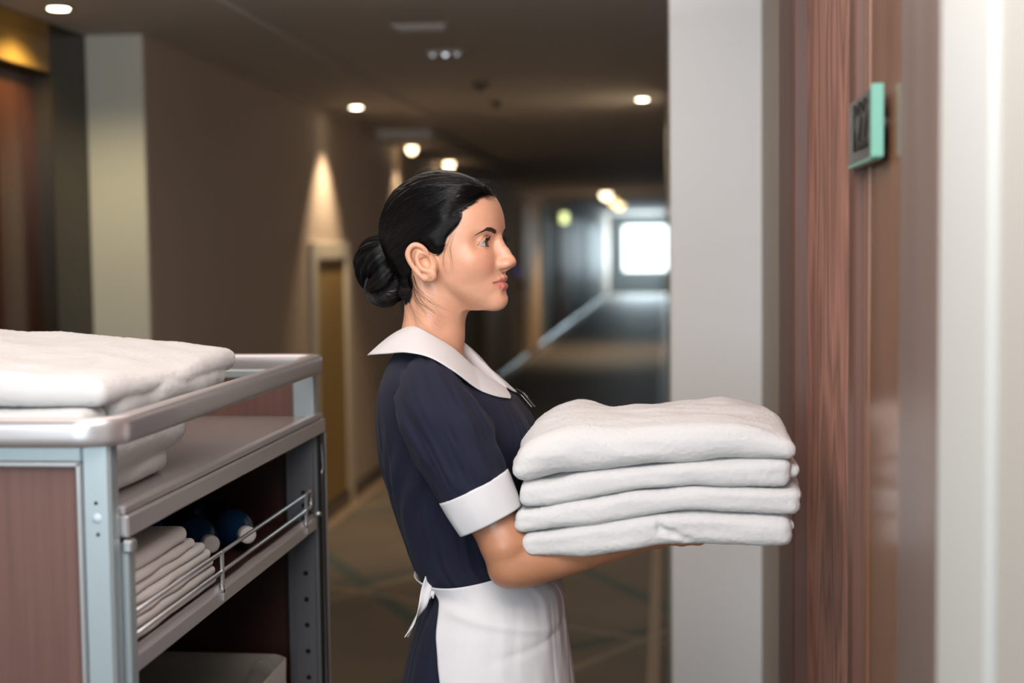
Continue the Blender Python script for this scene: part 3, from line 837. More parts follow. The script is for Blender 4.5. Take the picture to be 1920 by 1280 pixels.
    sc = spline([E(788, 468, .0905), E(778, 468, .0925), E(772, 478, .0935), E(776, 490, .0915), E(784, 503, .0885)], 20)
    g.path(sc, .0030, .0030, 's')
    g.path(spline(out, 40), np.interp(np.linspace(0, 9, 40), range(10), [.0022, .0026, .0031, .0033, .0033, .0033, .0032, .0032, .0034, .0038]), .0028)
    g.path(spline([E(785, 470, .0850), E(781, 481, .0870), E(783, 492, .0870), E(790, 502, .0855), E(799, 506, .0835), E(806, 505.5, .0820)], 24), .0026, .0032)
    g.path([E(788, 481, .0835), E(799, 476, .0805)], [.0022, .0018], .003)
    g.ell(E(812, 500, .0775), (.0042, .0038, .0060), .003)
    g.ell(E(805, 514, .0800), (.0098, .0046, .0094), .004, rot=R)
    g.ell(E(798, 491.5, .0870), (.0058, .0085, .0085), .003, 's', rot=R)
    return g

def full(g):
    d = g.d
    F = SDF.__new__(SDF); F.h = g.h
    F.d = np.concatenate([d, d[:, -2::-1, :]], 1)
    F.n = np.array(F.d.shape); F.lo = g.lo.copy()
    F.ax = [(F.lo[i] + F.h*np.arange(F.n[i])).astype(np.float32) for i in range(3)]
    return F

def HL(px, py, w): return (((px-835)/1152 + w*.242)/.97, (455-py)/1152)
HAIRLINE = np.array([HL(936, 380, 0), HL(915, 372, .022), HL(892, 385, .040), HL(868, 401, .053), HL(868, 409, .056), HL(860, 425, .062), HL(846, 437, .068), HL(838, 450, .070), HL(834, 465, .071), HL(822, 475, .072),
                     HL(800, 468, .073), HL(780, 466, .072), HL(770, 480, .070), HL(772, 505, .066), HL(776, 530, .060), HL(770, 556, .052), HL(764, 572, .040)])
HAIRLINE = spline(HAIRLINE, 46)
def hair_depth(x, z):
    """signed distance in the side view, + inside the hair"""
    P = np.concatenate([HAIRLINE, [(-.3, -.14), (-.3, .3), (.30, .3), (.16, .10)]])
    x, z = np.broadcast_arrays(x, z); sh = x.shape; x = x.ravel(); z = z.ravel()
    best = np.full(x.shape, 1e9); ins = np.zeros(x.shape, bool)
    for i in range(len(P)):
        a, b = P[i], P[(i+1) % len(P)]
        e = b-a; t = np.clip(((x-a[0])*e[0]+(z-a[1])*e[1])/e.dot(e), 0, 1)
        best = np.minimum(best, (x-a[0]-e[0]*t)**2+(z-a[1]-e[1]*t)**2)
        c = ((a[1] <= z) & (z < b[1])) | ((b[1] <= z) & (z < a[1]))
        ins ^= c & (x < (b[0]-a[0])*(z-a[1])/(b[1]-a[1]+1e-12)+a[0])
    return (np.sqrt(best)*np.where(ins, 1, -1)).reshape(sh)

HG = head_field()
HF = full(HG)
HV, HQ = HF.mesh()

# skin colours as vertex data: skin, lips, scalp under the hair
def skin_colors(P):
    n = len(P); x, y, z = P[:, 0], P[:, 1], P[:, 2]; ay = np.abs(y)
    base = np.array(srgb(208, 156, 128)[:3]); C = np.tile(base, (n, 1))
    m = noise(x, y, z, .02)[:, None]*.035 + noise(x, y, z, .005)[:, None]*.02
    C = C*(1+m*np.array([.5, 1, 1.2]))
    flush = np.exp(-(((x-.08)/.03)**2+((ay-.042)/.018)**2+((z+.035)/.018)**2))[:, None]*.5
    C = C*(1-flush*.25*np.array([0, 1, .9]))
    flush = np.exp(-(((x-.112)/.012)**2+(ay/.012)**2+((z+.036)/.010)**2))[:, None]
    C = C*(1-flush*.12*np.array([0, 1, .9]))
    # lips
    up = np.array([(0, -.0560), (.0035, -.0543), (.012, -.0568), (.0205, -.0614), (.0285, -.0648)])
    lo = np.array([(0, -.0775), (.007, -.0768), (.014, -.0742), (.021, -.0704), (.0285, -.0662)])
    zu = np.interp(ay, up[:, 0], up[:, 1]); zl = np.interp(ay, lo[:, 0], lo[:, 1])
    lip = smoothstep(0, .0014, np.minimum(zu-z, z-zl)+.0004)*(x > .074)*(ay < .029)
    tone = np.where((z > -.0645)[:, None], np.array(srgb(184, 114, 102)[:3]), np.array(srgb(198, 120, 110)[:3]))
    C = C*(1-lip[:, None]*.88) + tone*lip[:, None]*.88
    # eyelid rims and nostrils
    r = np.sqrt((x-EX)**2+(ay-.0315)**2+(z-EZ)**2)
    s = (ay-.0315)/.0142; zc = lid(s)[0]
    rim = np.exp(-((z-zc)/.0010)**2)*(s > -.93)*(s < 1.1)*(r < .0158)*(x > EX-.002)
    C = C*(1-rim[:, None]*.80)
    zc = lid(s)[1]
    rim = np.exp(-((z-zc)/.0007)**2)*(np.abs(s) < .95)*(r < .0152)*(x > EX)
    C = C*(1-rim[:, None]*.45)
    nos = np.exp(-(((x-.1020)/.005)**2+((ay-.0078)/.0032)**2+((z+.0405)/.0028)**2))
    C = C*(1-nos[:, None]*.75*np.array([.8, 1, 1]))
    d = hair_depth(x, z) + noise(x, y, z, .004)*.0015
    top = smoothstep(-.001, .005, d)*(ay < .0775)
    C = C*(1-top[:, None]) + np.array((.006, .005, .005))*top[:, None]
    # beauty mark below the mouth and on the lobe
    for q in ((.0885, -.027, -.0835), (.0, -.0835, -.0545)):
        k = np.exp(-(((P-np.array(q))**2).sum(1)/.0012**2)); C = C*(1-k[:, None]*.6)
    return np.concatenate([np.clip(C, 0, 1), np.ones((n, 1))], 1)

def skin_mat():
    m = mat('skin', srgb(216, 160, 128), .36, spec=.52, sss=.22, bump=(900, .10)); nt = m.node_tree; b = nt.nodes['Principled BSDF']
    a = nt.nodes.new('ShaderNodeAttribute'); a.attribute_name = 'Col'
    nt.links.new(a.outputs['Color'], b.inputs['Base Color'])
    return m
M_skin = skin_mat()
M_hair = mat('black_hair', (.0045, .004, .0045, 1), .23, spec=.30)
woman = empty('person', (W(880, 1070, YW).x, YW, 0), 'woman in a navy uniform dress with white collar and apron, carrying the folded towels', 'person')

# ---- hair: a close-fitting mass with combed strands laid over it



# only the skull (not the ear): build the hair base from its own smooth field
CG = SDF((-.13, -.1055, -.13), (.127, .1055, .135), .0016)
head_base(CG, .0016)
cx_, cy_, cz_ = CG.ax[0][:, None, None], CG.ax[1][None, :, None], CG.ax[2][None, None, :]
hd2 = hair_depth(CG.ax[0][:, None], CG.ax[2][None, :]).astype(np.float32)[:, None, :]
thick = np.clip(.45*(hd2-.003), -.03, .0078)
# soft swell of hair over the ear
CG.d = CG.d - thick - .006*np.exp(-(((cx_-.0)/.030)**2+((cz_+.002)/.016)**2))*(hd2 > 0)*smoothstep(.04, .065, np.abs(cy_))
CV, CQ = CG.mesh()

CEN = np.array((-.006, 0, .008))
def cap_point(D, lift=0.):
    """point of the hair surface in direction D (n,3) from the skull centre"""
    lo = np.full(D.shape[:-1], .03); hi = np.full(D.shape[:-1], .135)
    for _ in range(18):
        mid = (lo+hi)/2; v = sample(CG, CEN + D*mid[..., None]); ins = v < 0
        lo = np.where(ins, mid, lo); hi = np.where(ins, hi, mid)
    return CEN + D*((lo+hi)/2 + lift)[..., None]

def ribbons(paths, rad, sides=3):
    """paths (n, m, 3), rad (n, m) -> tube mesh arrays"""
    n, m = paths.shape[:2]
    T = np.gradient(paths, axis=1); T /= np.linalg.norm(T, axis=2, keepdims=True)+1e-12
    up = paths - paths.mean(axis=(0, 1)); up = up + 1e-4
    u = np.cross(T, up); u /= np.linalg.norm(u, axis=2, keepdims=True)+1e-12
    w = np.cross(T, u)
    a = np.arange(sides)*2*math.pi/sides
    V = paths[:, :, None, :] + rad[:, :, None, None]*(np.cos(a)[None, None, :, None]*u[:, :, None, :] + np.sin(a)[None, None, :, None]*w[:, :, None, :])
    V = V.reshape(-1, 3)
    base = (np.arange(n)*m*sides)[:, None, None] + (np.arange(m-1)*sides)[None, :, None]
    k = np.arange(sides)[None, None, :]; k2 = (np.arange(sides)+1) % sides; k2 = k2[None, None, :]
    Q = np.stack([base+k, base+k2, base+k2+sides, base+k+sides], -1).reshape(-1, 4)
    return V, Q

def comb(n, m=22):
    """strands from the hairline back to the root of the bun"""
    rs = RNG
    H = HAIRLINE[:44]
    seg = np.linalg.norm(np.diff(H, axis=0), axis=1); L = np.concatenate([[0], np.cumsum(seg)])
    u = rs.rand(n)**.9*L[-1]
    side = rs.choice([-1, 1], n)
    hx = np.interp(u, L, H[:, 0]); hz = np.interp(u, L, H[:, 1])
    lo_ = np.zeros(n); hi_ = np.full(n, .10)
    for _ in range(16):
        md = (lo_+hi_)/2; v = sample(CG, np.stack([hx, md, hz], 1)); lo_ = np.where(v < 0, md, lo_); hi_ = np.where(v < 0, hi_, md)
    front = u < L[3]
    yy = np.where(front, rs.rand(n)*.026, np.maximum(lo_, .018))
    S = np.stack([hx, side*yy, hz], 1) - CEN
    S /= np.linalg.norm(S, axis=1, keepdims=True)
    Bn = np.array((-.10, 0, -.040)) - CEN; B = np.tile(Bn, (n, 1)); B[:, 1] += side*rs.rand(n)*.02; B[:, 2] += (rs.rand(n)-.5)*.03
    B /= np.linalg.norm(B, axis=1, keepdims=True)
    t0 = rs.rand(n)**1.6*.55*(rs.rand(n) < .6); t0[::4] *= 0
    t = t0[:, None] + (1-t0[:, None])*np.linspace(0, 1, m)[None, :]
    om = np.arccos(np.clip((S*B).sum(1), -.999, .999))[:, None]
    D = (np.sin((1-t)*om)/np.sin(om))[..., None]*S[:, None, :] + (np.sin(t*om)/np.sin(om))[..., None]*B[:, None, :]
    # sides sag gently before they turn to the bun, crown arcs back
    w = np.sin(np.pi*t)
    latn = np.abs(S[:, 1])[:, None]
    D[..., 2] += w*(.16*(S[:, 2][:, None] > .35) - .10*(S[:, 2][:, None] < .1))*(1-.4*latn)
    ph = u*90 + side*3
    D[..., 2] += .012*np.sin(ph[:, None]*1.7 + t*5)*w
    D[..., 1] += .010*np.sin(ph[:, None]*2.3 + t*4)*w
    D /= np.linalg.norm(D, axis=2, keepdims=True)
    lift = .0003 + .0011*noise(u[:, None]*1.0, side[:, None]*3., t*.02, .005) + .0007*noise(u[:, None]*1.0, side[:, None]*3.+9, t*.01, .0016) + rs.rand(n)[:, None]*.0006
    lift = lift*smoothstep(0, .15, t) + .0058*(1-smoothstep(0, .06, t))*(t0[:, None] == 0)
    P = cap_point(D, lift)
    R_ = .00034*np.minimum(1, (t-t0[:, None])*8+.15)*(.7+.6*rs.rand(n))[:, None]
    return P, R_
P1, R1 = comb(8000)
V1, Q1 = ribbons(P1, R1)
def snap(P, lift=.0004):
    """move side points (x, +-y, z) on to the skin"""
    P = np.array(P, float); sg = np.sign(P[..., 1]); lo = np.zeros(P.shape[:-1]); hi = np.full(P.shape[:-1], .1)
    for _ in range(16):
        md = (lo+hi)/2; Q = P.copy(); Q[..., 1] = sg*md; v = sample(HF, Q); lo = np.where(v < 0, md, lo); hi = np.where(v < 0, hi, md)
    P[..., 1] = sg*(lo+lift); return P
def edge_hairs(n):
    PP = []; H = HAIRLINE[:30]; m = 10
    u = 4.5+RNG.rand(n)*19; i = u.astype(int); f = (u-i)[:, None]
    p = H[i]*(1-f)+H[i+1]*f; tn = H[i+1]-H[i]; tn /= np.linalg.norm(tn, axis=1)[:, None]+1e-9
    out = np.stack([-tn[:, 1], tn[:, 0]], 1)            # away from the hair
    sgn_ = np.where(hair_depth(p[:, 0]+out[:, 0]*.002, p[:, 1]+out[:, 1]*.002) > 0, -1, 1)[:, None]
    out = out*sgn_
    st = p + out*(RNG.rand(n)[:, None]**2*.0045)
    flow = np.stack([np.full(n, -.86), np.where(u < 12, .02, -.45)], 1)
    L_ = .006+.010*RNG.rand(n)[:, None]
    t = np.linspace(0, 1, m)[None, :, None]
    q = st[:, None, :] + flow[:, None, :]*L_[:, None, :]*t + (RNG.randn(n, 1, 2)*.0015)*t*t
    side = RNG.choice([-1, 1], n)[:, None]
    return snap(np.stack([q[..., 0], side*np.full(q.shape[:2], .05), q[..., 1]], -1), .0003+.0012*t[..., 0])
PE = edge_hairs(1700)
RE = np.broadcast_to((.00017*np.sin(np.linspace(.25, 3.0, 10)))[None, :], PE.shape[:2])
VE, QE = ribbons(PE, RE)
V1 = np.concatenate([V1, VE]); Q1 = np.concatenate([Q1, QE+len(V1)-len(VE)])
# loose hairs: temple wisps, nape, fly-aways
def loose(specs):
    PP, RR = [], []
    for pts, num, spread, r, *sn in specs:
        base = spline(pts, 14)
        for _ in range(num):
            o = RNG.randn(3)*spread; o2 = RNG.randn(3)*spread*2.2
            tt = np.linspace(0, 1, 14)[:, None]
            q = base + o*(1-tt) + o2*tt*tt + np.sin(tt*5+RNG.rand()*6)*spread*.4
            PP.append(snap(q, .0004+.0008*RNG.rand()) if sn else q)
            RR.append(r*(1-.75*tt[:, 0]))
    return np.array(PP), np.array(RR)
sp = []
for sgn in (-1, 1):
    q = lambda *a: [(x, sgn*y, z) for x, y, z in a]
    sp += [(q((.034, .0685, .016), (.0285, .0715, -.008), (.0305, .0722, -.028), (.0275, .0715, -.048)), 6, .0022, .00010, 1),
           (q((.026, .0700, .000), (.0190, .0730, -.018), (.0180, .0725, -.034), (.0230, .0710, -.046)), 6, .0024, .00010, 1),
           (q((-.040, .05, -.050), (-.030, .05, -.075), (-.016, .05, -.090), (.004, .05, -.106)), 26, .0042, .00011, 1),
           (q((-.046, .05, -.066), (-.036, .05, -.088), (-.020, .05, -.104), (.000, .05, -.120)), 24, .0046, .00011, 1),
           (q((-.050, .05, -.085), (-.050, .05, -.100), (-.034, .05, -.122), (-.018, .05, -.138)), 14, .0046, .0001, 1)]
sp += [([(-.07, -.01, .09), (-.04, -.01, .116), (.0, 0, .128), (.05, .0, .112)], 14, .003, .00012),
       ([(.04, 0, .100), (.068, -.005, .098), (.088, -.006, .090), (.092, -.004, .078)], 16, .003, .00013),
       ([(-.10, 0, .03), (-.13, 0, .015), (-.16, .0, .0), (-.175, .0, -.03)], 10, .008, .0001),
       ([(-.10, 0, -.09), (-.10, 0, -.115), (-.085, .0, -.135), (-.08, .0, -.15)], 10, .006, .0001),
       ([(-.075, -.01, -.09), (-.072, -.012, -.105), (-.066, -.014, -.118), (-.060, -.016, -.125)], 30, .0022, .0003)]
P2, R2 = loose(sp)
V2, Q2 = ribbons(P2, R2)
Vh = np.concatenate([CV, V1, V2]); Qh = np.concatenate([CQ, Q1+len(CV), Q2+len(CV)+len(V1)])
hair = fast_mesh('hair', h2w(Vh), Qh, M_hair, woman)

# ---- the twisted bun
def bun():
    Cb = np.array((-.1075, 0, -.0420)); VV, QQ = [], []; k = 0
    def rope(path, rad, num, twist, ph0=0):
        nonlocal k
        P = np.array(path); m = len(P)
        T = np.gradient(P, axis=0); T /= np.linalg.norm(T, axis=1)[:, None]
        u = P - Cb; u -= T*(u*T).sum(1)[:, None]; u /= np.linalg.norm(u, axis=1)[:, None]; w = np.cross(T, u)
        a0 = RNG.rand(num)*2*math.pi
        t = np.linspace(0, 1, m)
        A = a0[:, None] + twist*t[None, :] + .15*np.sin(t*9+a0[:, None]*2)
        rr = rad[None, :]*(1+.06*np.sin(a0*7)[:, None]+.05*RNG.rand(num)[:, None])
        S = P[None] + rr[..., None]*(np.cos(A)[..., None]*u[None] + np.sin(A)[..., None]*w[None])
        V, Q = ribbons(S, np.full(S.shape[:2], .00045)); VV.append(V); QQ.append(Q+k); k += len(V)
        mb = MB().tube(P, rad*.985, 20)
        v = np.concatenate(mb.v); q = np.array([f for f in mb.f if len(f) == 4]); VV.append(v); QQ.append(q+k); k += len(v)
    m = 60
    for j in range(2):
        a = np.linspace(-.4, 2*math.pi*1.04, m)
        ctr = Cb + np.stack([.006*np.cos(a), -.0255*np.sin(a*1.0+.3), .0320*np.cos(a+.3)], 1)
        out = ctr - Cb; out /= np.linalg.norm(out, axis=1)[:, None]
        ax = np.array((1., 0, 0))
        h = 2.6*a + j*math.pi
        P = ctr + .0125*(np.cos(h)[:, None]*ax + np.sin(h)[:, None]*out*.8)
        rope(P, .0152 + .0015*np.sin(a*2+j), 260, 9.)
    a = np.linspace(0, 1, 30)
    rope(spline([(-.078, 0, -.002), (-.108, -.006, .002), (-.134, -.008, -.014), (-.145, -.004, -.038), (-.138, .004, -.064), (-.115, .008, -.085)], 40), .0145+.004*np.sin(np.linspace(0, math.pi, 40)), 240, 4.)
    rope(spline([(-.070, 0, -.055), (-.086, -.014, -.078), (-.104, -.018, -.086), (-.124, -.012, -.076), (-.13, 0, -.05)], 30), .012+.006*np.sin(np.linspace(0, math.pi, 30)), 200, 5.)
    rope(spline([(-.07, .0, -.03), (-.085, 0, -.035), (-.11, 0, -.04), (-.125, 0, -.042)], 20), .030*np.sin(np.linspace(.7, 2.6, 20)), 60, 1.)
    return np.concatenate(VV), np.concatenate(QQ)
BV, BQ = bun()
tag(fast_mesh('hair_bun', h2w(BV), BQ, M_hair, hair), 'twisted black hair bun')

# ---- eyes, brows, lashes
M_eye = bpy.data.materials.new('eyeball'); M_eye.use_nodes = True
nt = M_eye.node_tree; b = nt.nodes['Principled BSDF']; b.inputs['Roughness'].default_value = .06; b.inputs['Coat Weight'].default_value = .6; b.inputs['Coat Roughness'].default_value = .02
a = nt.nodes.new('ShaderNodeAttribute'); a.attribute_name = 'Col'; nt.links.new(a.outputs['Color'], b.inputs['Base Color'])
M_lash = mat('lash_black', (.006, .005, .005, 1), .5)
M_brow = mat('brow_brown', srgb(70, 46, 40), .6)
for sgn in (-1, 1):
    n1, n2 = 48, 40
    th = np.linspace(0, math.pi, n2)[:, None]; ph = np.linspace(0, 2*math.pi, n1, endpoint=False)[None, :]
    r = .0123 + .0008*np.exp(-(th/.48)**4)
    P = np.stack([r*np.cos(th)+0*ph, r*np.sin(th)*np.cos(ph), r*np.sin(th)*np.sin(ph)], -1)
    C = np.ones((n2, n1, 4)); tt = np.broadcast_to(th, (n2, n1))
    C[..., :3] = np.array(srgb(205, 198, 194)[:3])
    iris = np.array(srgb(66, 40, 24)[:3])*(1+.35*np.sin(ph*17)[..., None]*np.ones((n2, 1, 1)))
    C[..., :3] = np.where((tt < .53)[..., None], iris, C[..., :3]); C[..., :3] = np.where(((tt > .47) & (tt < .56))[..., None], .012, C[..., :3])
    C[..., :3] = np.where((tt < .2)[..., None], .003, C[..., :3])
    g_ = math.radians(2 if sgn < 0 else 20)
    P = np.stack([P[..., 0]*math.cos(g_)-P[..., 1]*math.sin(g_), P[..., 0]*math.sin(g_)+P[..., 1]*math.cos(g_), P[..., 2]], -1)
    P = P + np.array((EX, sgn*.0315, EZ))
    mb = MB().grid(h2w(P), closed_v=True)
    mb.build('eye', M_eye, woman, colors=C.reshape(-1, 4))
    # lashes
    mb = MB()
    for i in range(46):
        t = -0.86 + 1.84*i/45; s = .0142*t; zz = float(lid(t)[0])
        rr = .0150; x0 = EX+math.sqrt(max(rr*rr-s*s-(zz-EZ)**2, 1e-6))
        p0 = np.array((x0-.0005, sgn*(.0315+s), zz-.0002))
        L = (.0056+.0028*max(0, t))*(.75+.5*RNG.rand())
        dr = np.array((.75, sgn*(.10+.75*max(t, -.3)), .20)); dr = dr/np.linalg.norm(dr)
        p1 = p0+dr*L*.5+np.array((0, 0, -.0004)); p2 = p0+dr*L+np.array((0, 0, .0028))
        mb.tube(h2w(spline([p0, p1, p2], 7)), np.linspace(.00030, .00008, 7), 4)
        if i % 3 == 0:
            zl = float(lid(t)[1]); x1 = EX+math.sqrt(max(rr*rr-s*s-(zl-EZ)**2, 1e-6))
            q0 = np.array((x1-.0004, sgn*(.0315+s), zl)); mb.tube(h2w([q0, q0+dr*.0015+np.array((0, 0, -.0010)), q0+dr*.003+np.array((0, 0, -.0016))]), [.00016, .00012, .00006], 3)
    mb.build('eyelashes', M_lash, woman)
    # brow: short hairs on the ridge
    mb = MB(); bp = spline([(0, .0150, .0150), (0, .022, .0173), (0, .031, .0196), (0, .040, .0196), (0, .0500, .0130)], 60)
    def surf(y, z):
        lo = np.array([.03]); hi = np.array([.125])
        for _ in range(16):
            m_ = (lo+hi)/2; v = sample(HF, np.array([[m_[0], y, z]]))
            if v[0] < 0: lo = m_
            else: hi = m_
        return lo[0]
    for i in range(900):
        t = RNG.rand(); j = int(t*59); _, yb, zb_ = bp[j]
        wd = .0029*min(1, (1-t)*2.0+.12)*min(1, .55+t*4)
        zz = zb_+(RNG.rand()+RNG.rand()-1)*1.25*wd; yy = yb
        j2 = min(59, j+4); dy, dz = bp[j2][1]-bp[max(0, j-3)][1], bp[j2][2]-bp[max(0, j-3)][2]
        l_ = math.hypot(dy, dz)+1e-9; dy, dz = dy/l_, dz/l_
        up_ = .55*(1-t)*(1 if zz < zb_+.0005 else -.1); L = .0048
        q = []
        for s_ in (0, .5, 1):
            y_ = yy+(dy)*L*s_*(.9); z_ = zz+(dz+up_)*L*s_
            q.append((surf(sgn*y_, z_)+.0002+.0006*s_*(1-s_), sgn*y_, z_))
        mb.tube(h2w(q), [.00026, .00024, .00008], 3)
    mb.build('eyebrow', M_brow, woman)
# ------------------------------------------------------------------ the woman: body, arms and hands
def mirY(P): 
    P = np.array(P, float); P[..., 1] = 2*YW - P[..., 1]; return P
v3 = lambda px, py, Y: np.array(W(px, py, Y))
SH = v3(812, 742, 2.155); ELB = v3(957, 1058, 2.118); FM = v3(1090, 1031, 2.150); WR = v3(1215, 1000, 2.195)
A = SDF((-.46, 2.03, .985), (.235, 2.29, 1.40), .0024)
A.path([SH, SH*.5+ELB*.5, ELB+np.array((-.006, 0, .03))], [.036, .0400, .0365], .012)
A.cap(ELB+np.array((-.006, 0, .03)), ELB, .0365, .0330, .012)
A.ell(ELB+np.array((-.008, .000, -.012)), (.020, .018, .018), .014)
A.path(spline([ELB, ELB*.7+FM*.3, FM, WR], 16), np.interp(np.linspace(0, 3, 16), [0, 1, 2, 3], [.0320, .0345, .0290, .0205]), .010)
pd = np.array((.985, .10, .09)); pd /= np.linalg.norm(pd); ps = np.cross((0, 0, 1.), pd); ps /= np.linalg.norm(ps)
PC = WR + pd*.052 + np.array((0, 0, -.003))
def hp(a, b, c): return PC + pd*a + ps*b + np.array((0, 0, c))
Rh = np.stack([pd, ps, np.cross(pd, ps)], 1)
A.path([WR, hp(-.035, 0, 0)], [.0225, .0225], .012)
A.ell(hp(-.002, 0, 0), (.050, .041, .0145), .012, rot=Rh)
A.ell(hp(-.022, -.022, .003), (.026, .016, .013), .010, rot=Rh)
for b0, b1, L, r in ((-.030, -.036, .066, .0086), (-.010, -.011, .076, .0088), (.010, .013, .070, .0084), (.029, .037, .054, .0074)):
    A.path([hp(.030, b0, .001), hp(.040+L*.42, b0*.5+b1*.5, -.002), hp(.040+L*.75, b1, -.003), hp(.040+L, b1*1.04, .002)], [r*1.1, r, r*.92, r*.80], .0035)
A.path([hp(-.030, -.030, .001), hp(-.006, -.054, .001), hp(.018, -.064, .001), hp(.036, -.066, .003)], [.0125, .0105, .0095, .0080], .005)
AV, AQ = A.mesh()
# trunk and legs under the clothes
def row(py, b, f, w):
    p, q = v3(b, py, YW), v3(f, py, YW)
    return (p[2]+q[2])/2, p[0], q[0], w
ROWS = [row(*r) for r in ((640, 752, 862, .060), (655, 744, 872, .085), (668, 738, 882, .112), (682, 732, 896, .138), (700, 725, 914, .155), (720, 718, 938, .163), (745, 714, 964, .165), (775, 711, 984, .163),
        (800, 711, 993, .160), (830, 713, 994, .156), (860, 718, 992, .153), (900, 729, 984, .147), (950, 745, 978, .140), (1000, 760, 978, .135), (1035, 771, 986, .134), (1058, 781, 1005, .136),
        (1078, 800, 1030, .136), (1092, 811, 1044, .138), (1110, 806, 1050, .144), (1150, 790, 1054, .158), (1200, 776, 1058, .170), (1240, 768, 1063, .178), (1280, 761, 1067, .184), (1330, 756, 1071, .188))]
ROWS += [(.70, ROWS[-1][1]-.002, ROWS[-1][2]+.004, .190), (.56, ROWS[-1][1]-.006, ROWS[-1][2]+.008, .194)]
RZ = np.array([r[0] for r in ROWS])[::-1]; RB = np.array([r[1] for r in ROWS])[::-1]; RF = np.array([r[2] for r in ROWS])[::-1]; RW = np.array([r[3] for r in ROWS])[::-1]
from numpy import interp
def smooth_tab(T):
    z = np.linspace(RZ[0], RZ[-1], 500); v = interp(z, RZ, T); k = np.hanning(17); k /= k.sum()
    return z, np.convolve(np.pad(v, 8, mode='edge'), k, 'valid')
TB, TF, TW = smooth_tab(RB), smooth_tab(RF), smooth_tab(RW)
def dress_pt(th, z, off=0., folds=1.):
    """point of the dress surface; th = 0 front, pi back, negative on her right side"""
    th, z = np.broadcast_arrays(np.asarray(th, float), np.asarray(z, float))
    b, f, w = interp(z, *TB), interp(z, *TF), interp(z, *TW)
    xc = (b+f)/2; a = (f-b)/2; p = 2.25
    c, s = np.cos(th), np.sin(th)
    r = (np.abs(c/a)**p+np.abs(s/w)**p)**(-1/p)
    bust = .014*np.exp(-((np.abs(th)-.50)/.36)**2)*np.exp(-((z-1.235)/.050)**2) - .005*np.exp(-(th/.25)**2)*np.exp(-((z-1.24)/.06)**2)
    zw = 1.012                                                     # waist
    fold = .0032*noise(th*1.2, z*.8, 0, .35)*smoothstep(1.33, 1.22, z) + .0016*noise(th*2.0, z*.7+3, 0, .12)*smoothstep(1.33, 1.25, z)
    fold = fold + .0050*np.exp(-((z-zw-.035)/.030)**2)*noise(th*1.0, z*.35, 4, .16)
    # pulls running from the armpit towards the waist
    u = z + .35*(np.abs(th)-1.6)
    fold = fold + .0030*np.sin(u*75+2*noise(th, z, 2, .5))*np.exp(-((z-1.17)/.06)**2)*np.exp(-((np.abs(th)-2.0)/.6)**2)
    skirt = smoothstep(zw, zw-.12, z)*.0040*np.sin(np.abs(th)*9+noise(th, z*.5, 0, .3)*1.5)*smoothstep(.5, 1.6, np.abs(th))
    seam = -.0016*(np.exp(-((np.abs(th)-.62-.25*(1.30-z))/.012)**2) + np.exp(-((np.abs(th)-2.35)/.012)**2) + np.exp(-((np.abs(th)-1.30)/.010)**2))
    r = r + bust + (fold+skirt)*folds + seam*folds + off
    return np.stack([xc+r*c, YW+r*s, z+0*th], -1)
T = SDF((-.53, 2.06, -.01), (-.12, 2.54, 1.42), .006)
def torso(x, y, z):
    zz = np.clip(z, RZ[0]+.0, RZ[-1]); b, f, w = interp(zz, *TB), interp(zz, *TF), interp(zz, *TW)
    xc = (b+f)/2; a = (f-b)/2
    n = (np.abs((x-xc)/a)**2.2+np.abs((y-YW)/w)**2.2)**(1/2.2)
    d = (n-1)*np.minimum(a, w) + .022 + .012*smoothstep(1.24, 1.30, z)
    return np.maximum(np.maximum(d, .78-z), z-1.375)
T.op(torso, (-.5, 2.1, .78), (-.15, 2.5, 1.375), 0)
T.path([v3(808, 640, YW)+np.array((0, 0, .01)), v3(812, 700, YW)], [.044, .05], .01)
for sg in (-1, 1):
    hx = (RB[0]+RF[0])/2 - .01
    T.path([(hx, YW+sg*.085, .86), (hx+.01, YW+sg*.08, .50), (hx-.01, YW+sg*.078, .40), (hx-.01, YW+sg*.075, .09)], [.070, .054, .052, .036], .03)
    T.path([(hx-.02, YW+sg*.075, .05), (hx+.10, YW+sg*.08, .028), (hx+.15, YW+sg*.08, .024)], [.034, .030, .022], .02)
TV, TQ = T.mesh()
HW = h2w(HV)
parts_v = [HW, AV, mirY(AV), TV]; parts_q = [HQ, AQ, AQ[:, ::-1], TQ]
colr = skin_colors(HV)
def arm_col(P):
    base = np.array(srgb(176, 124, 94)[:3]); n_ = len(P)
    m = noise(P[:, 0], P[:, 1], P[:, 2], .03)[:, None]*.04 + noise(P[:, 0], P[:, 1], P[:, 2], .006)[:, None]*.03
    red = np.exp(-((P-(ELB+np.array((-.01, 0, -.02))))**2).sum(1)/.022**2)[:, None]
    C = np.tile(base, (n_, 1))*(1+m)*(1-red*.12*np.array([0, 1, 1]))
    return np.concatenate([np.clip(C, 0, 1), np.ones((n_, 1))], 1)
cols = [colr, arm_col(AV), arm_col(AV), arm_col(TV)]
off = 0; qs = []
for v, q in zip(parts_v, parts_q): qs.append(q+off); off += len(v)
body = fast_mesh('body', np.concatenate(parts_v), np.concatenate(qs), M_skin, woman, np.concatenate(cols))

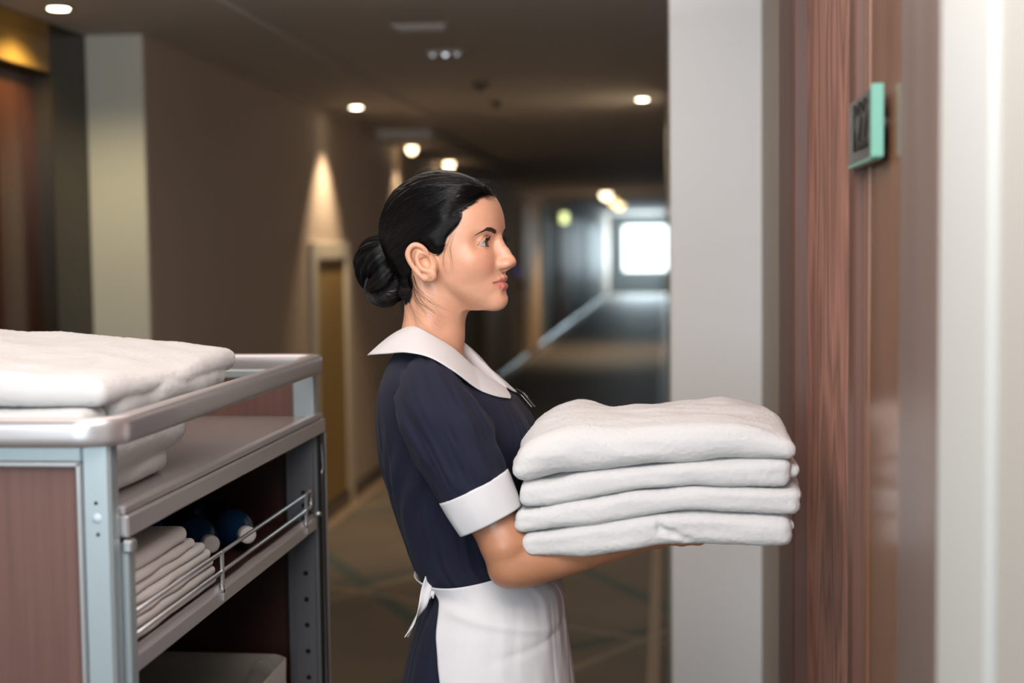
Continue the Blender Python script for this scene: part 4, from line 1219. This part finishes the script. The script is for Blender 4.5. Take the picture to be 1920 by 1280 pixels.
# ------------------------------------------------------------------ her clothes
def cloth(name, color, rough=.85, weave=1500, st=.25, sheen=.25):
    m = mat(name, color, rough, spec=.25, sheen=sheen, bump=(weave, st)); m.node_tree.nodes['Principled BSDF'].inputs['Sheen Roughness'].default_value = .4
    return m
M_navy = cloth('navy_cloth', srgb(24, 27, 45), .72, 1300, .5, .04)
M_wcloth = cloth('white_cotton', srgb(208, 207, 209), .8, 1600, .35, .05)
th = np.linspace(-math.pi, math.pi, 360, endpoint=False)[None, :]; zz = np.linspace(RZ[0], RZ[-1]+.0, 300)[:, None]
zt_ = interp(np.abs(th[0]), [0, .35, .8, 1.3, 1.9, 2.5, math.pi], [W(0, 738, YW).z, W(0, 725, YW).z, W(0, 690, YW).z, W(0, 664, YW).z, W(0, 650, YW).z, W(0, 640, YW).z, W(0, 634, YW).z])[None, :]
v_ = np.linspace(0, 1, 300)[:, None]
G = dress_pt(th, RZ[0]*(1-v_)+np.minimum(zt_, RZ[-1])*v_)
mb = MB().grid(G, closed_v=True)
dress = mb.build('dress', M_navy, woman)

def sleeve_path(mir=False):
    pts = [v3(800, 712, 2.225), v3(806, 738, 2.170), v3(828, 790, 2.136), v3(860, 855, 2.122), v3(893, 924, 2.117)]
    return pts
def frame(P):
    T_ = np.gradient(P, axis=0); T_ /= np.linalg.norm(T_, axis=1)[:, None]
    u = np.array((0, -1., 0)); U, V_ = [], []
    for t in T_:
        u = u - t*u.dot(t); u /= np.linalg.norm(u); U.append(u); V_.append(np.cross(t, u))
    return T_, np.array(U), np.array(V_)
def sleeve(mir):
    P = spline(sleeve_path(), 110); T_, U, V_ = frame(P)
    t = np.linspace(0, 1, 110)[:, None]; a = np.linspace(0, 2*math.pi, 160, endpoint=False)[None, :]
    r0 = interp(t[:, 0], [0, .12, .25, .45, .7, .9, 1], [.034, .047, .0525, .0560, .0565, .0525, .0495])[:, None]
    k = np.hanning(13); k /= k.sum(); r0 = np.convolve(np.pad(r0[:, 0], 6, mode='edge'), k, 'valid')[:, None]
    el = 1 + .12*np.abs(np.sin(a))**2*smoothstep(0, .4, t)                # wider front to back
    g = .0016*np.sin(a*13+3*noise(a*1.5, t, 0, .8))*np.exp(-((t-.14)/.10)**2)
    g = g + .0070*noise(np.cos(a)*1.2, np.sin(a)*1.2, t*1.3, .45)*smoothstep(.1, .4, t) + .0034*noise(np.cos(a)*2, np.sin(a)*2, t*2+5, .3)
    g = g + .0035*np.sin(t*26+a*2.2)*np.exp(-((t-.78)/.16)**2)*np.exp(-((a-4.2)/1.0)**2)
    r = (r0*el+g*smoothstep(1.0, .88, t))
    S = P[:, None, :] + r[..., None]*(np.cos(a)[..., None]*U[:, None, :] + np.sin(a)[..., None]*V_[:, None, :])
    if mir: S = mirY(S)
    o = MB().grid(S, closed_v=True).build('sleeve', M_navy, dress)
    # white turned-up cuff
    c0, c1 = v3(888, 912, 2.117), v3(920, 975, 2.117)
    P = np.array([c0+(c1-c0)*t_ for t_ in np.linspace(0, 1, 22)]); T_, U, V_ = frame(P)
    t = np.linspace(0, 1, 22)[:, None]
    r = (.0525*(1-t)+.0480*t)*(1+.12*np.sin(a)**2)+.0014*noise(np.cos(a)*1.5, np.sin(a)*1.5, t*.6, .5)+.0010*np.sin(t*math.pi)
    S = P[:, None, :] + r[..., None]*(np.cos(a)[..., None]*U[:, None, :] + np.sin(a)[..., None]*V_[:, None, :])
    inner = P[::-1, None, :] + (r[::-1]-.0022)[..., None]*(np.cos(a)[..., None]*U[::-1, None, :] + np.sin(a)[..., None]*V_[::-1, None, :])
    top = P[:1, None, :] - T_[:1, None, :]*.0010 + (r[:1]-.0035)[..., None]*(np.cos(a)[..., None]*U[:1, None, :] + np.sin(a)[..., None]*V_[:1, None, :])
    S = np.concatenate([top, S, inner], 0)
    if mir: S = mirY(S)
    tag(MB().grid(S, closed_v=True).build('cuff', M_wcloth, o), 'white turned-up cuff')
for mir in (False, True): sleeve(mir)

# collar
def wpt(px, py, w): 
    return np.array(W(px, py, YW-w))
INN = [wpt(757, 616, 0), wpt(768, 612, .030), wpt(785, 616, .050), wpt(812, 630, .0600), (wpt(846, 650, .0600)), wpt(872, 672, .054), wpt(900, 698, .042), wpt(922, 714, .026), wpt(938, 728, .006)]
OUT = [wpt(689, 666, 0), wpt(702, 666, .055), wpt(726, 664, .095), wpt(762, 660, .132), wpt(806, 668, .150), wpt(850, 694, .146), wpt(893, 728, .120), wpt(922, 743, .085), wpt(944, 747, .045)]
def collar():
    n_, m_ = 90, 24
    I = spline(INN, n_); O = spline(OUT, n_)
    v = np.linspace(0, 1, m_)[:, None, None]
    S = I[None]*(1-v) + O[None]*v
    bul = np.sin(math.pi*v[..., 0]**.8)*.0045
    S[..., 2] += bul*(1-.4*np.linspace(0, 1, n_)[None, :])
    # round the front point
    u = np.linspace(0, 1, n_)[None, :]
    k = smoothstep(.90, 1.0, u)*np.sin(math.pi*v[..., 0]); S[..., 0] += .012*k; S[..., 2] -= .004*k
    S[..., 2] += .0015*np.sin(u*9)*v[..., 0]
    def clear(Q):
        zq = np.minimum(Q[..., 2], RZ[-1]); xc = (interp(zq, *TB)+interp(zq, *TF))/2
        t_ = np.arctan2(Q[..., 1]-YW, Q[..., 0]-xc); D = dress_pt(t_, zq, .0045, .6)
        # true radial directions
        for _ in range(3):
            e = np.arctan2(D[..., 1]-YW, D[..., 0]-xc)-np.arctan2(Q[..., 1]-YW, Q[..., 0]-xc); t_ = t_-e; D = dress_pt(t_, zq, .0045, .6)
        rq = np.hypot(Q[..., 0]-xc, Q[..., 1]-YW); rd = np.hypot(D[..., 0]-xc, D[..., 1]-YW)
        m = (rq < rd) & (Q[..., 2] < W(0, 690, YW).z+.004)
        f = np.where(m, rd/np.maximum(rq, 1e-5), 1); Q = Q.copy(); Q[..., 0] = xc+(Q[..., 0]-xc)*f; Q[..., 1] = YW+(Q[..., 1]-YW)*f
        return Q
    S = clear(S)
    st = I.copy(); st2 = I.copy()
    cen = np.array([v3(812, 650, YW)[0], YW]); d = cen-I[:, :2]; d /= np.linalg.norm(d, axis=1)[:, None]+1e-9
    st[:, :2] += d*.003; st[:, 2] += .001; st2[:, :2] += d*.005; st2[:, 2] -= .022
    S = np.concatenate([st2[None], st[None], S], 0)
    mb = MB().grid(S)
    mb.grid(mirY(S))
    o = mb.build('collar', M_wcloth, dress)
    md = o.modifiers.new('thickness', 'SOLIDIFY'); md.thickness = .0016; md.offset = 0
    tag(o, 'wide white pointed collar')
collar()
# buttons / badge
zb_ = W(977, 751, 2.352).z; th0 = .52
bp0 = dress_pt(np.array([th0]), np.array([zb_]), .003, 0)[0]; bpu = dress_pt(np.array([th0]), np.array([zb_+.012]), .003, 0)[0]; bpl = dress_pt(np.array([th0+.08]), np.array([zb_]), .003, 0)[0]
d1 = bp0-bpu; d1 /= np.linalg.norm(d1); d2 = bpl-bp0; d2 -= d1*d2.dot(d1); d2 /= np.linalg.norm(d2); d3 = np.cross(d1, d2)
if d3[0] < 0: d3 = -d3
bx = bp0 + d3*.006
def slab(mb, c, a, b, e): 
    vs = [c + d1*x*a + d2*y*b + d3*z*e for x in (-1, 1) for y in (-1, 1) for z in (-1, 1)]
    return mb.add(vs, [(0,1,3,2),(4,6,7,5),(0,4,5,1),(2,3,7,6),(0,2,6,4),(1,5,7,3)])
badge = slab(MB(), bx, .0165, .026, .0012).build('name_badge', mat('badge_grey', srgb(88, 90, 88), .25, .6), dress)
tag(badge, 'small grey metal name badge')
slab(MB(), bx + d3*.0014 - d1*.008 - d2*.016, .0055, .008, .0003).build('badge_window', mat('badge_white', srgb(235, 235, 235), .4), badge)
slab(MB(), bx - d3*.004 - d2*.006, .014, .016, .0006).build('clip', mat('badge_clip', srgb(220, 225, 225), .2, 1.0), badge)

# apron
def apron():
    n_, m_ = 200, 150
    thE = np.linspace(-1, 1, n_)
    zb = .60; G = np.zeros((m_, n_, 3))
    def edge_th(z):
        px = interp(z, [W(0, 1280, YW).z-.25, W(0, 1280, YW).z, W(0, 1090, YW).z], [880, 845, 812])
        ths = np.linspace(-2.9, -.8, 900); P = dress_pt(ths, z, .004, 0)
        d = np.array(CAM_M.to_3x3().transposed()) ; q = (P-np.array((0, 0, H_CAM)))@d.T; pxs = 960+q[:, 0]/-q[:, 2]*FPX
        return ths[np.argmax(pxs > px)]
    vs = np.linspace(0, 1, 14); eds = np.array([-edge_th(1.012*(1-v)+zb*v) for v in vs]); eds = np.poly1d(np.polyfit(vs, eds, 3))
    for i in range(m_):
        v = i/(m_-1); ed = float(eds(v))
        th_ = thE*ed
        zt = 1.009 + .022*np.exp(-((np.abs(th_)-.9)/.8)**2)
        z = zt*(1-v)+zb*v
        fold = .0030*noise(th_*.9, z*.9+7, 2, .30)*smoothstep(0, .1, v) + .0015*noise(th_*2, z*2, 5, .2)*smoothstep(0, .1, v)
        # creases: one diagonal pull from the side edge, the ironed fold
        cr = .0040*np.exp(-((z-(.978-.030*(th_+1.9)))/.009)**2)*smoothstep(-.5, -1.0, th_)*smoothstep(-2.2, -1.7, th_)
        cr2 = -.0018*np.exp(-((z-(.935+.03*(th_+.6)))/.008)**2)*smoothstep(.2, -.6, th_)*smoothstep(-1.6, -1.2, th_) - .0008*np.exp(-((th_+.72)/.03)**2)*smoothstep(.99, .97, z)
        offs = .0055 + fold + cr + cr2 + .004*v
        P = dress_pt(th_, z, 0, .12)
        C0 = np.stack([(interp(z, *TB)+interp(z, *TF))/2, np.full(n_, YW), z], -1)
        dr = P-C0; dr /= np.linalg.norm(dr, axis=1)[:, None]
        G[i] = P + dr*offs[:, None]
    o = MB().grid(G).build('apron', M_wcloth, woman); tag(o, 'white half apron tied at the waist')
    md = o.modifiers.new('thickness', 'SOLIDIFY'); md.thickness = .0014; md.offset = 0
    # waist band round the back and the hanging tie
    th_ = np.linspace(edge_th(1.0), -math.pi-.001, 40); th_ = np.concatenate([th_, np.linspace(math.pi, -edge_th(1.0), 40)])
    zc = 1.004; B = np.stack([dress_pt(th_, zc+dz, .006+.001*abs(k), 0) for k, dz in ((-1, .011), (-.5, .006), (0, 0), (.5, -.006), (1, -.011))])
    b = MB().grid(B).build('waist_band', M_wcloth, o); md = b.modifiers.new('thickness', 'SOLIDIFY'); md.thickness = .0015
    def ribbon(px, w, tw, name):
        P = spline([np.array(W(x_, y_, Y_)) for x_, y_, Y_ in px], 50); T_ = np.gradient(P, axis=0); T_ /= np.linalg.norm(T_, axis=1)[:, None]
        t = np.linspace(0, 1, 50); rows = []
        for i in range(50):
            a = tw*t[i]+.5*math.sin(t[i]*11); side = np.array((math.cos(a), math.sin(a), 0)); side -= T_[i]*side.dot(T_[i]); side /= np.linalg.norm(side); nn = np.cross(T_[i], side)
            ww = w*(1-.35*t[i]); rows.append([P[i]+side*ww*s_+nn*.003*abs(s_) for s_ in (-1, -.5, 0, .5, 1)])
        r = MB().grid(np.array(rows)).build(name, M_wcloth, o); md = r.modifiers.new('thickness', 'SOLIDIFY'); md.thickness = .0012
    ribbon([(812, 1084, 2.20), (804, 1084, 2.19), (799, 1104, 2.185), (793, 1130, 2.18), (779, 1158, 2.18), (769, 1178, 2.18), (760, 1193, 2.18)], .0085, 1.6, 'apron_tie')
    ribbon([(816, 1088, 2.20), (812, 1100, 2.19), (808, 1118, 2.185), (812, 1108, 2.2)], .005, 1, 'tie_loop')
apron()
M_shoe = mat('black_shoe', srgb(20, 20, 22), .3)
for sg in (-1, 1):
    hx = (RB[0]+RF[0])/2 - .01
    S_ = SDF((hx-.08, YW+sg*.078-.06, -.002), (hx+.22, YW+sg*.078+.06, .11), .004)
    S_.path([(hx-.02, YW+sg*.075, .048), (hx+.09, YW+sg*.08, .034), (hx+.15, YW+sg*.08, .030)], [.042, .039, .030], .02)
    S_.op(lambda x, y, z: .006-z+0*x+0*y, (-1, 1, -.01), (1, 3, .11), 0, 'i')
    S_.ell((hx-.02, YW+sg*.075, .10), (.036, .034, .045), .004, 's')
    v, q = S_.mesh(); fast_mesh('shoe', v, q, M_shoe, woman)
    sb = MB().box((hx-.058, YW+sg*.075-.034, 0), (hx+.172, YW+sg*.08+.034, .008), .003).build('shoe_sole', M_shoe, woman)
# ------------------------------------------------------------------ towels
def terry(name, color, rough=.95, st=.7, fuzz=2200):
    m = mat(name, color, rough, spec=.1, sheen=.25, bump=(fuzz, st)); nt = m.node_tree
    bp = [n for n in nt.nodes if n.type == 'BUMP'][0]; bp.inputs['Distance'].default_value = .0016
    return m
M_towel = terry('white_terry', srgb(212, 212, 212), st=.9, fuzz=1200)
M_napkin = terry('white_ribbed_cotton', srgb(212, 206, 202), st=.5, fuzz=700)
def rbox(x, y, z, c, h, r):
    qx, qy, qz = np.abs(x-c[0])-(h[0]-r), np.abs(y-c[1])-(h[1]-r), np.abs(z-c[2])-(h[2]-r)
    return np.sqrt(np.maximum(qx, 0)**2+np.maximum(qy, 0)**2+np.maximum(qz, 0)**2)+np.minimum(np.maximum(qx, np.maximum(qy, qz)), 0)-r
SY0, SY1 = 2.085, 2.425
XS0, XS1 = W(974, 900, 2.12).x, W(1484, 900, 2.12).x
yf = 2.105
def prof(pts):      # pixel curve of an interface seen on the front face -> z(x)
    q = np.array([tuple(W(a, b, yf)) for a, b in pts]); return q[:, 0], q[:, 2]
I0 = prof([(960, 838), (1000, 812), (1060, 800), (1130, 800), (1200, 800), (1260, 795), (1370, 788), (1430, 800), (1475, 812), (1500, 830)])
I1 = prof([(960, 908), (1000, 903), (1100, 886), (1200, 874), (1300, 866), (1400, 861), (1500, 858)])
I2 = prof([(960, 954), (1000, 950), (1100, 934), (1200, 918), (1300, 913), (1400, 913), (1500, 914)])
I3 = prof([(960, 1000), (1000, 996), (1100, 982), (1200, 968), (1300, 958), (1400, 961), (1500, 965)])
I4 = prof([(960, 1047), (1000, 1048), (1100, 1040), (1200, 1026), (1260, 1021), (1400, 1022), (1500, 1022)])
def sm(I, x):
    k = np.linspace(I[0][0], I[0][-1], 200); v = np.interp(k, *I); h = np.hanning(31); h /= h.sum()
    return np.interp(x, k, np.convolve(np.pad(v, 15, mode='edge'), h, 'valid'))
towels = []
def towel(i, lo_I, hi_I, x0, x1, y0, y1, seed, label, lips, top=False):
    zc0, zc1 = min(sm(lo_I, np.array([x0, x1]))), max(sm(hi_I, np.array([x0, x1])))
    S_ = SDF((x0-.015, y0-.015, zc0-.03), (x1+.025, y1+.015, zc1+.05), .0024)
    def f(x, y, z):
        lo, hi = sm(lo_I, x), sm(hi_I, x)
        # the pile rises a little away from the front
        yy = (y-y0)/(y1-y0)
        arch = .010*np.sin(np.clip(yy, 0, 1)*math.pi)*(1 if i < 3 else .6)
        lo = lo + (arch if i < 3 else .014*smoothstep(0, .35, yy)*smoothstep(1.0, .65, yy)); hi = hi + arch
        if top:
            hi = hi + .007*noise(x, y, seed, .13) + .004*noise(x, y, seed+4, .055) + .002*smoothstep(.2, .8, yy) - .008*(1-smoothstep(0, .09, x-x0))
            hi = hi + .006*np.exp(-(((x-(x0+.085))/.035)**2+((yy-.85)/.3)**2)) - .010*np.exp(-(((x-(x0+.135))/.030)**2+((yy-.95)/.4)**2))
        w1 = .0028*noise(x, y, z+seed, .05) + .0022*noise(x*.35+seed, y, z*1.6, .022)
        ex = .006*noise(0*x+seed, y, z, .08)
        mid, hh = (lo+hi)/2, (hi-lo)/2 - .0005
        zz = (z-mid)
        r = np.minimum(.020, hh*.72) if not top else np.minimum(.040, hh*.96)
        qx = np.abs(x-(x0+x1)/2)-((x1-x0)/2+ex-r*.75); qy = np.abs(y-(y0+y1)/2)-((y1-y0)/2-r); qz = np.abs(zz)-(hh-r)
        qx = qx*np.where(x > (x0+x1)/2, 1.0, 1.0)
        d = np.sqrt(np.maximum(qx, 0)**2+np.maximum(qy, 0)**2+np.maximum(qz, 0)**2)+np.minimum(np.maximum(qx, np.maximum(qy, qz)), 0)-r
        return d + w1
    S_.op(f, (x0-.01, y0-.01, zc0-.02), (x1+.02, y1+.01, zc1+.04), 0)
    # folded layers that stick out at the right end
    for (fz, dx, rr) in lips:
        zz = sm(lo_I, np.array([x1]))[0]*(1-fz)+sm(hi_I, np.array([x1]))[0]*fz
        def g(x, y, z, zz=zz, dx=dx, rr=rr):
            w = .0015*noise(x, y, z+seed, .03)
            qx = np.abs(x-(x1+dx/2-.02))-(dx/2+.02-rr); qy = np.abs(y-(y0+y1)/2-.006)-((y1-y0)/2-.012-rr); qz = np.abs(z-zz)-.0005
            return np.sqrt(np.maximum(qx, 0)**2+np.maximum(qy, 0)**2+np.maximum(qz, 0)**2)-rr+w
        S_.op(g, (x1-.05, y0, zz-.02), (x1+.025, y1, zz+.02), .0015)
    if i == 3:      # cloth sags over the hands and forearms; one soft crease on the front
        for f_ in (lambda q: q, mirY):
            S_.path([f_(ELB), f_(FM), f_(WR), f_(WR+pd*.14)], [.039, .0335, .027, .022], .010, 's')
        cr = [np.array(W(a, b, y0+.001)) for a, b in ((1238, 992), (1262, 1000), (1290, 1012), (1320, 1020))]
        S_.path([np.array(W(1236, 975, y0-.002)), cr[0], cr[1], cr[2], cr[3]], [.0035, .003, .0025, .002, .001], .008, 's')
    v, q = S_.mesh()
    v = v + 0
    nrm = noise(v[:, 0], v[:, 1], v[:, 2], .0035)*.0007
    v[:, 2] += nrm; v[:, 1] += noise(v[:, 0]+5, v[:, 1], v[:, 2], .0035)*.0006; v[:, 0] += noise(v[:, 0]+9, v[:, 1], v[:, 2], .0035)*.0007
    o = fast_mesh('folded_towel', v, q, M_towel)
    tag(o, label, 'towel', 'folded white towels carried by the woman')
    return o
g_ = .0
towel(0, I1, I0, XS0+.001, XS1-.004, SY0, SY1, 3, 'thick folded white towel on top of the stack the woman carries', [(.30, .006, .010)], True)
towel(1, I2, I1, XS0+.002, XS1-.002, SY0+.002, SY1-.004, 9, 'folded white towel second from the top of the carried stack', [(.55, .013, .009)])
towel(2, I3, I2, XS0-.001, XS1+.006, SY0+.001, SY1, 14, 'folded white towel second from the bottom of the carried stack', [(.70, .008, .008), (.3, .007, .009)])
towel(3, I4, I3, XS0+.007, XS1-.004, SY0+.001, SY1-.002, 21, 'bottom folded white towel of the stack, lying on the woman\'s forearms', [(.62, .008, .008)])

# ---- big towel pile on the cart
def pile():
    lo = (-1.20, YN+.018, zs-.006); hi = (-.690, YN+.70, zs+.30)
    S_ = SDF(lo, hi, .0032)
    z0 = zs-.0035
    # lower folded towel, bulging end seen under the rail; long robe folded above it
    def slab(x0, x1, y0, y1, za, zb_, r, seed, amp=.007, sl=0.):
        def f(x, y, z):
            e = amp*noise(x, y, seed, .12)+amp*.4*noise(x, y, seed+3, .05)
            zl_, zh_ = za, zb_+e+sl*np.maximum(x-x1, -.30)+.006*noise(x, y, seed+8, .2)
            mid, hh = (zl_+zh_)/2, (zh_-zl_)/2
            rr = np.minimum(r, hh*.98)
            ew = amp*1.2*noise(y, z, seed+5, .07)
            qx = np.abs(x-(x0+x1)/2)-((x1-x0)/2-rr+ew); qy = np.abs(y-(y0+y1)/2)-((y1-y0)/2-rr+ew*.4); qz = np.abs(z-mid)-(hh-rr)
            return np.sqrt(np.maximum(qx, 0)**2+np.maximum(qy, 0)**2+np.maximum(qz, 0)**2)+np.minimum(np.maximum(qx, np.maximum(qy, qz)), 0)-rr
        S_.op(f, (x0-.02, y0-.02, za-.01), (x1+.02, y1+.02, zb_+.05), .0018)
    return S_, slab, z0
X1 = -.728
def cart_pile():
    S_, slab, z0 = pile()
    slab(-1.22, X1-.014, YN+.034, YN+.36, z0, z0+.038, .019, 2, .0040)
    slab(-1.22, X1, YN+.030, YN+.40, z0+.032, z0+.094, .032, 6, .0060)
    S_.op(lambda x, y, z: z0-z+0*x+0*y, (-1.3, 1, z0-.03), (-.5, 3, z0+.01), 0, 'i')
    v, q = S_.mesh(); o = fast_mesh('folded_towel', fuzz(v), q, M_towel); tag(o, 'thick folded white towel at the bottom of the pile on the cart top', 'towel', 'towels piled on the cart top')
    S_, slab, z0 = pile()
    slab(-1.22, X1-.012, YN+.030, YN+.120, z0+.096, z0+.124, .013, 12, .0030)
    v, q = S_.mesh(); o = fast_mesh('folded_towel', fuzz(v), q, M_towel); tag(o, 'thin folded white towel in the middle of the pile on the cart top', 'towel', 'towels piled on the cart top')
    S_, slab, z0 = pile()
    slab(-1.22, X1+.004, YN+.060, YN+.66, z0+.127, z0+.156, .030, 17, .0070, -.12)
    slab(-1.22, X1+.002, YN+.130, YN+.62, z0+.097, z0+.150, .030, 19, .0070)
    slab(-1.22, X1-.105, YN+.130, YN+.64, z0+.145, z0+.172, .024, 25, .0070, -.08)
    v, q = S_.mesh()
    o = fast_mesh('folded_bathrobe', fuzz(v), q, M_towel); tag(o, 'loosely folded large white terry cloth on top of the cart pile', 'towel', 'towels piled on the cart top')
def fuzz(v):
    v = v.copy(); v[:, 2] += noise(v[:, 0], v[:, 1], v[:, 2], .004)*.0010; v[:, 0] += noise(v[:, 0]+9, v[:, 1], v[:, 2], .004)*.0008; return v
cart_pile()

# ---- small folded cloths on the middle shelf
def cloths():
    z0 = zm-.0035
    xr = XC-.030
    n = 7; h = (WX(300, 985, XC-.09).z-z0)/n; 
    y_far = [2.195, 2.19, 2.18, 2.17, 2.145, 2.105, 2.065]
    for i in range(n):
        za = z0+i*h; zb_ = za+h-.0006
        if i == n-1: zb_ += .010
        y1 = y_far[i]; y0 = YN+.07
        S_ = SDF((xr-.21, y0-.01, za-.006), (xr+.012, y1+.012, zb_+.012), .0022)
        def f(x, y, z):
            e = .0022*noise(x, y, i*3., .06)
            mid, hh = (za+zb_)/2+e*.4, (zb_-za)/2
            rr = hh*.96; ew = .003*noise(y, z, i*5., .06)
            qx = np.abs(x-(xr-.10))-(.10-rr+ew); qy = np.abs(y-(y0+y1)/2)-((y1-y0)/2-rr*1.1+ew); qz = np.abs(z-mid)-(hh-rr)
            return np.sqrt(np.maximum(qx, 0)**2+np.maximum(qy, 0)**2+np.maximum(qz, 0)**2)+np.minimum(np.maximum(qx, np.maximum(qy, qz)), 0)-rr
        S_.op(f, (xr-.21, y0-.01, za-.004), (xr+.01, y1+.01, zb_+.010), 0)
        v, q = S_.mesh()
        o = fast_mesh('folded_cloth', v, q, M_napkin)
        names = ['lowest of the small folded white cloths on the cart shelf', 'second folded white cloth from the bottom of the pile on the cart shelf', 'third folded white cloth from the bottom of the pile on the cart shelf', 'middle one of the seven folded white cloths on the cart shelf',
                 'third folded white cloth from the top of the pile on the cart shelf', 'second folded white cloth from the top of the pile on the cart shelf', 'puffed grey-shaded cloth topping the small pile on the cart shelf']
        tag(o, names[i], 'cloth', 'small folded cloths on the cart shelf')
cloths()
# ---- canvas bag on the lower shelf
def bag():
    x0, x1 = XB+.10, XC-.04; ya, yb_ = YN+.30, YF-.12
    zt_ = zl+.14; n_ = 60
    M_bag = terry('undyed_canvas', srgb(150, 142, 132), st=.3, fuzz=600)
    P = []
    per = np.array(rounded_loop(x0, x1, ya, yb_, .03, 0, 6)); m = len(per)
    rows = []
    top = W(400, 1275, 2.5).z
    for j, t in enumerate(np.linspace(0, 1, 20)):
        z = zl+.001+(top-zl)*t
        q = per.copy(); q[:, 2] = z + (.004*np.sin(np.arange(m)*.5)+.010*noise(per[:, 0], per[:, 1], 0, .1))*t
        q[:, 0] += .006*noise(per[:, 0], per[:, 1], z, .08)*t; q[:, 1] += .008*noise(per[:, 0]+3, per[:, 1], z, .08)*t
        rows.append(q)
    e = empty('canvas_bag', ((x0+x1)/2, (ya+yb_)/2, zl), 'beige canvas bag standing on the lowest cart shelf', 'bag')
    b_ = MB().grid(np.array(rows), closed_v=True).box((x0+.01, ya+.01, zl+.001), (x1-.01, yb_-.01, zl+.004)).build('bag_body', M_bag, e)
    md = b_.modifiers.new('thickness', 'SOLIDIFY'); md.thickness = .002
    q = np.array(W(488, 1240, 2.62)); MB().tube(spline([q+np.array((-.03, 0, -.03)), q+np.array((-.01, 0, .0)), q+np.array((.01, 0, .004)), q+np.array((.03, 0, -.03))], 20), .0016, 6).build('bag_string', M_bag, e)
bag()
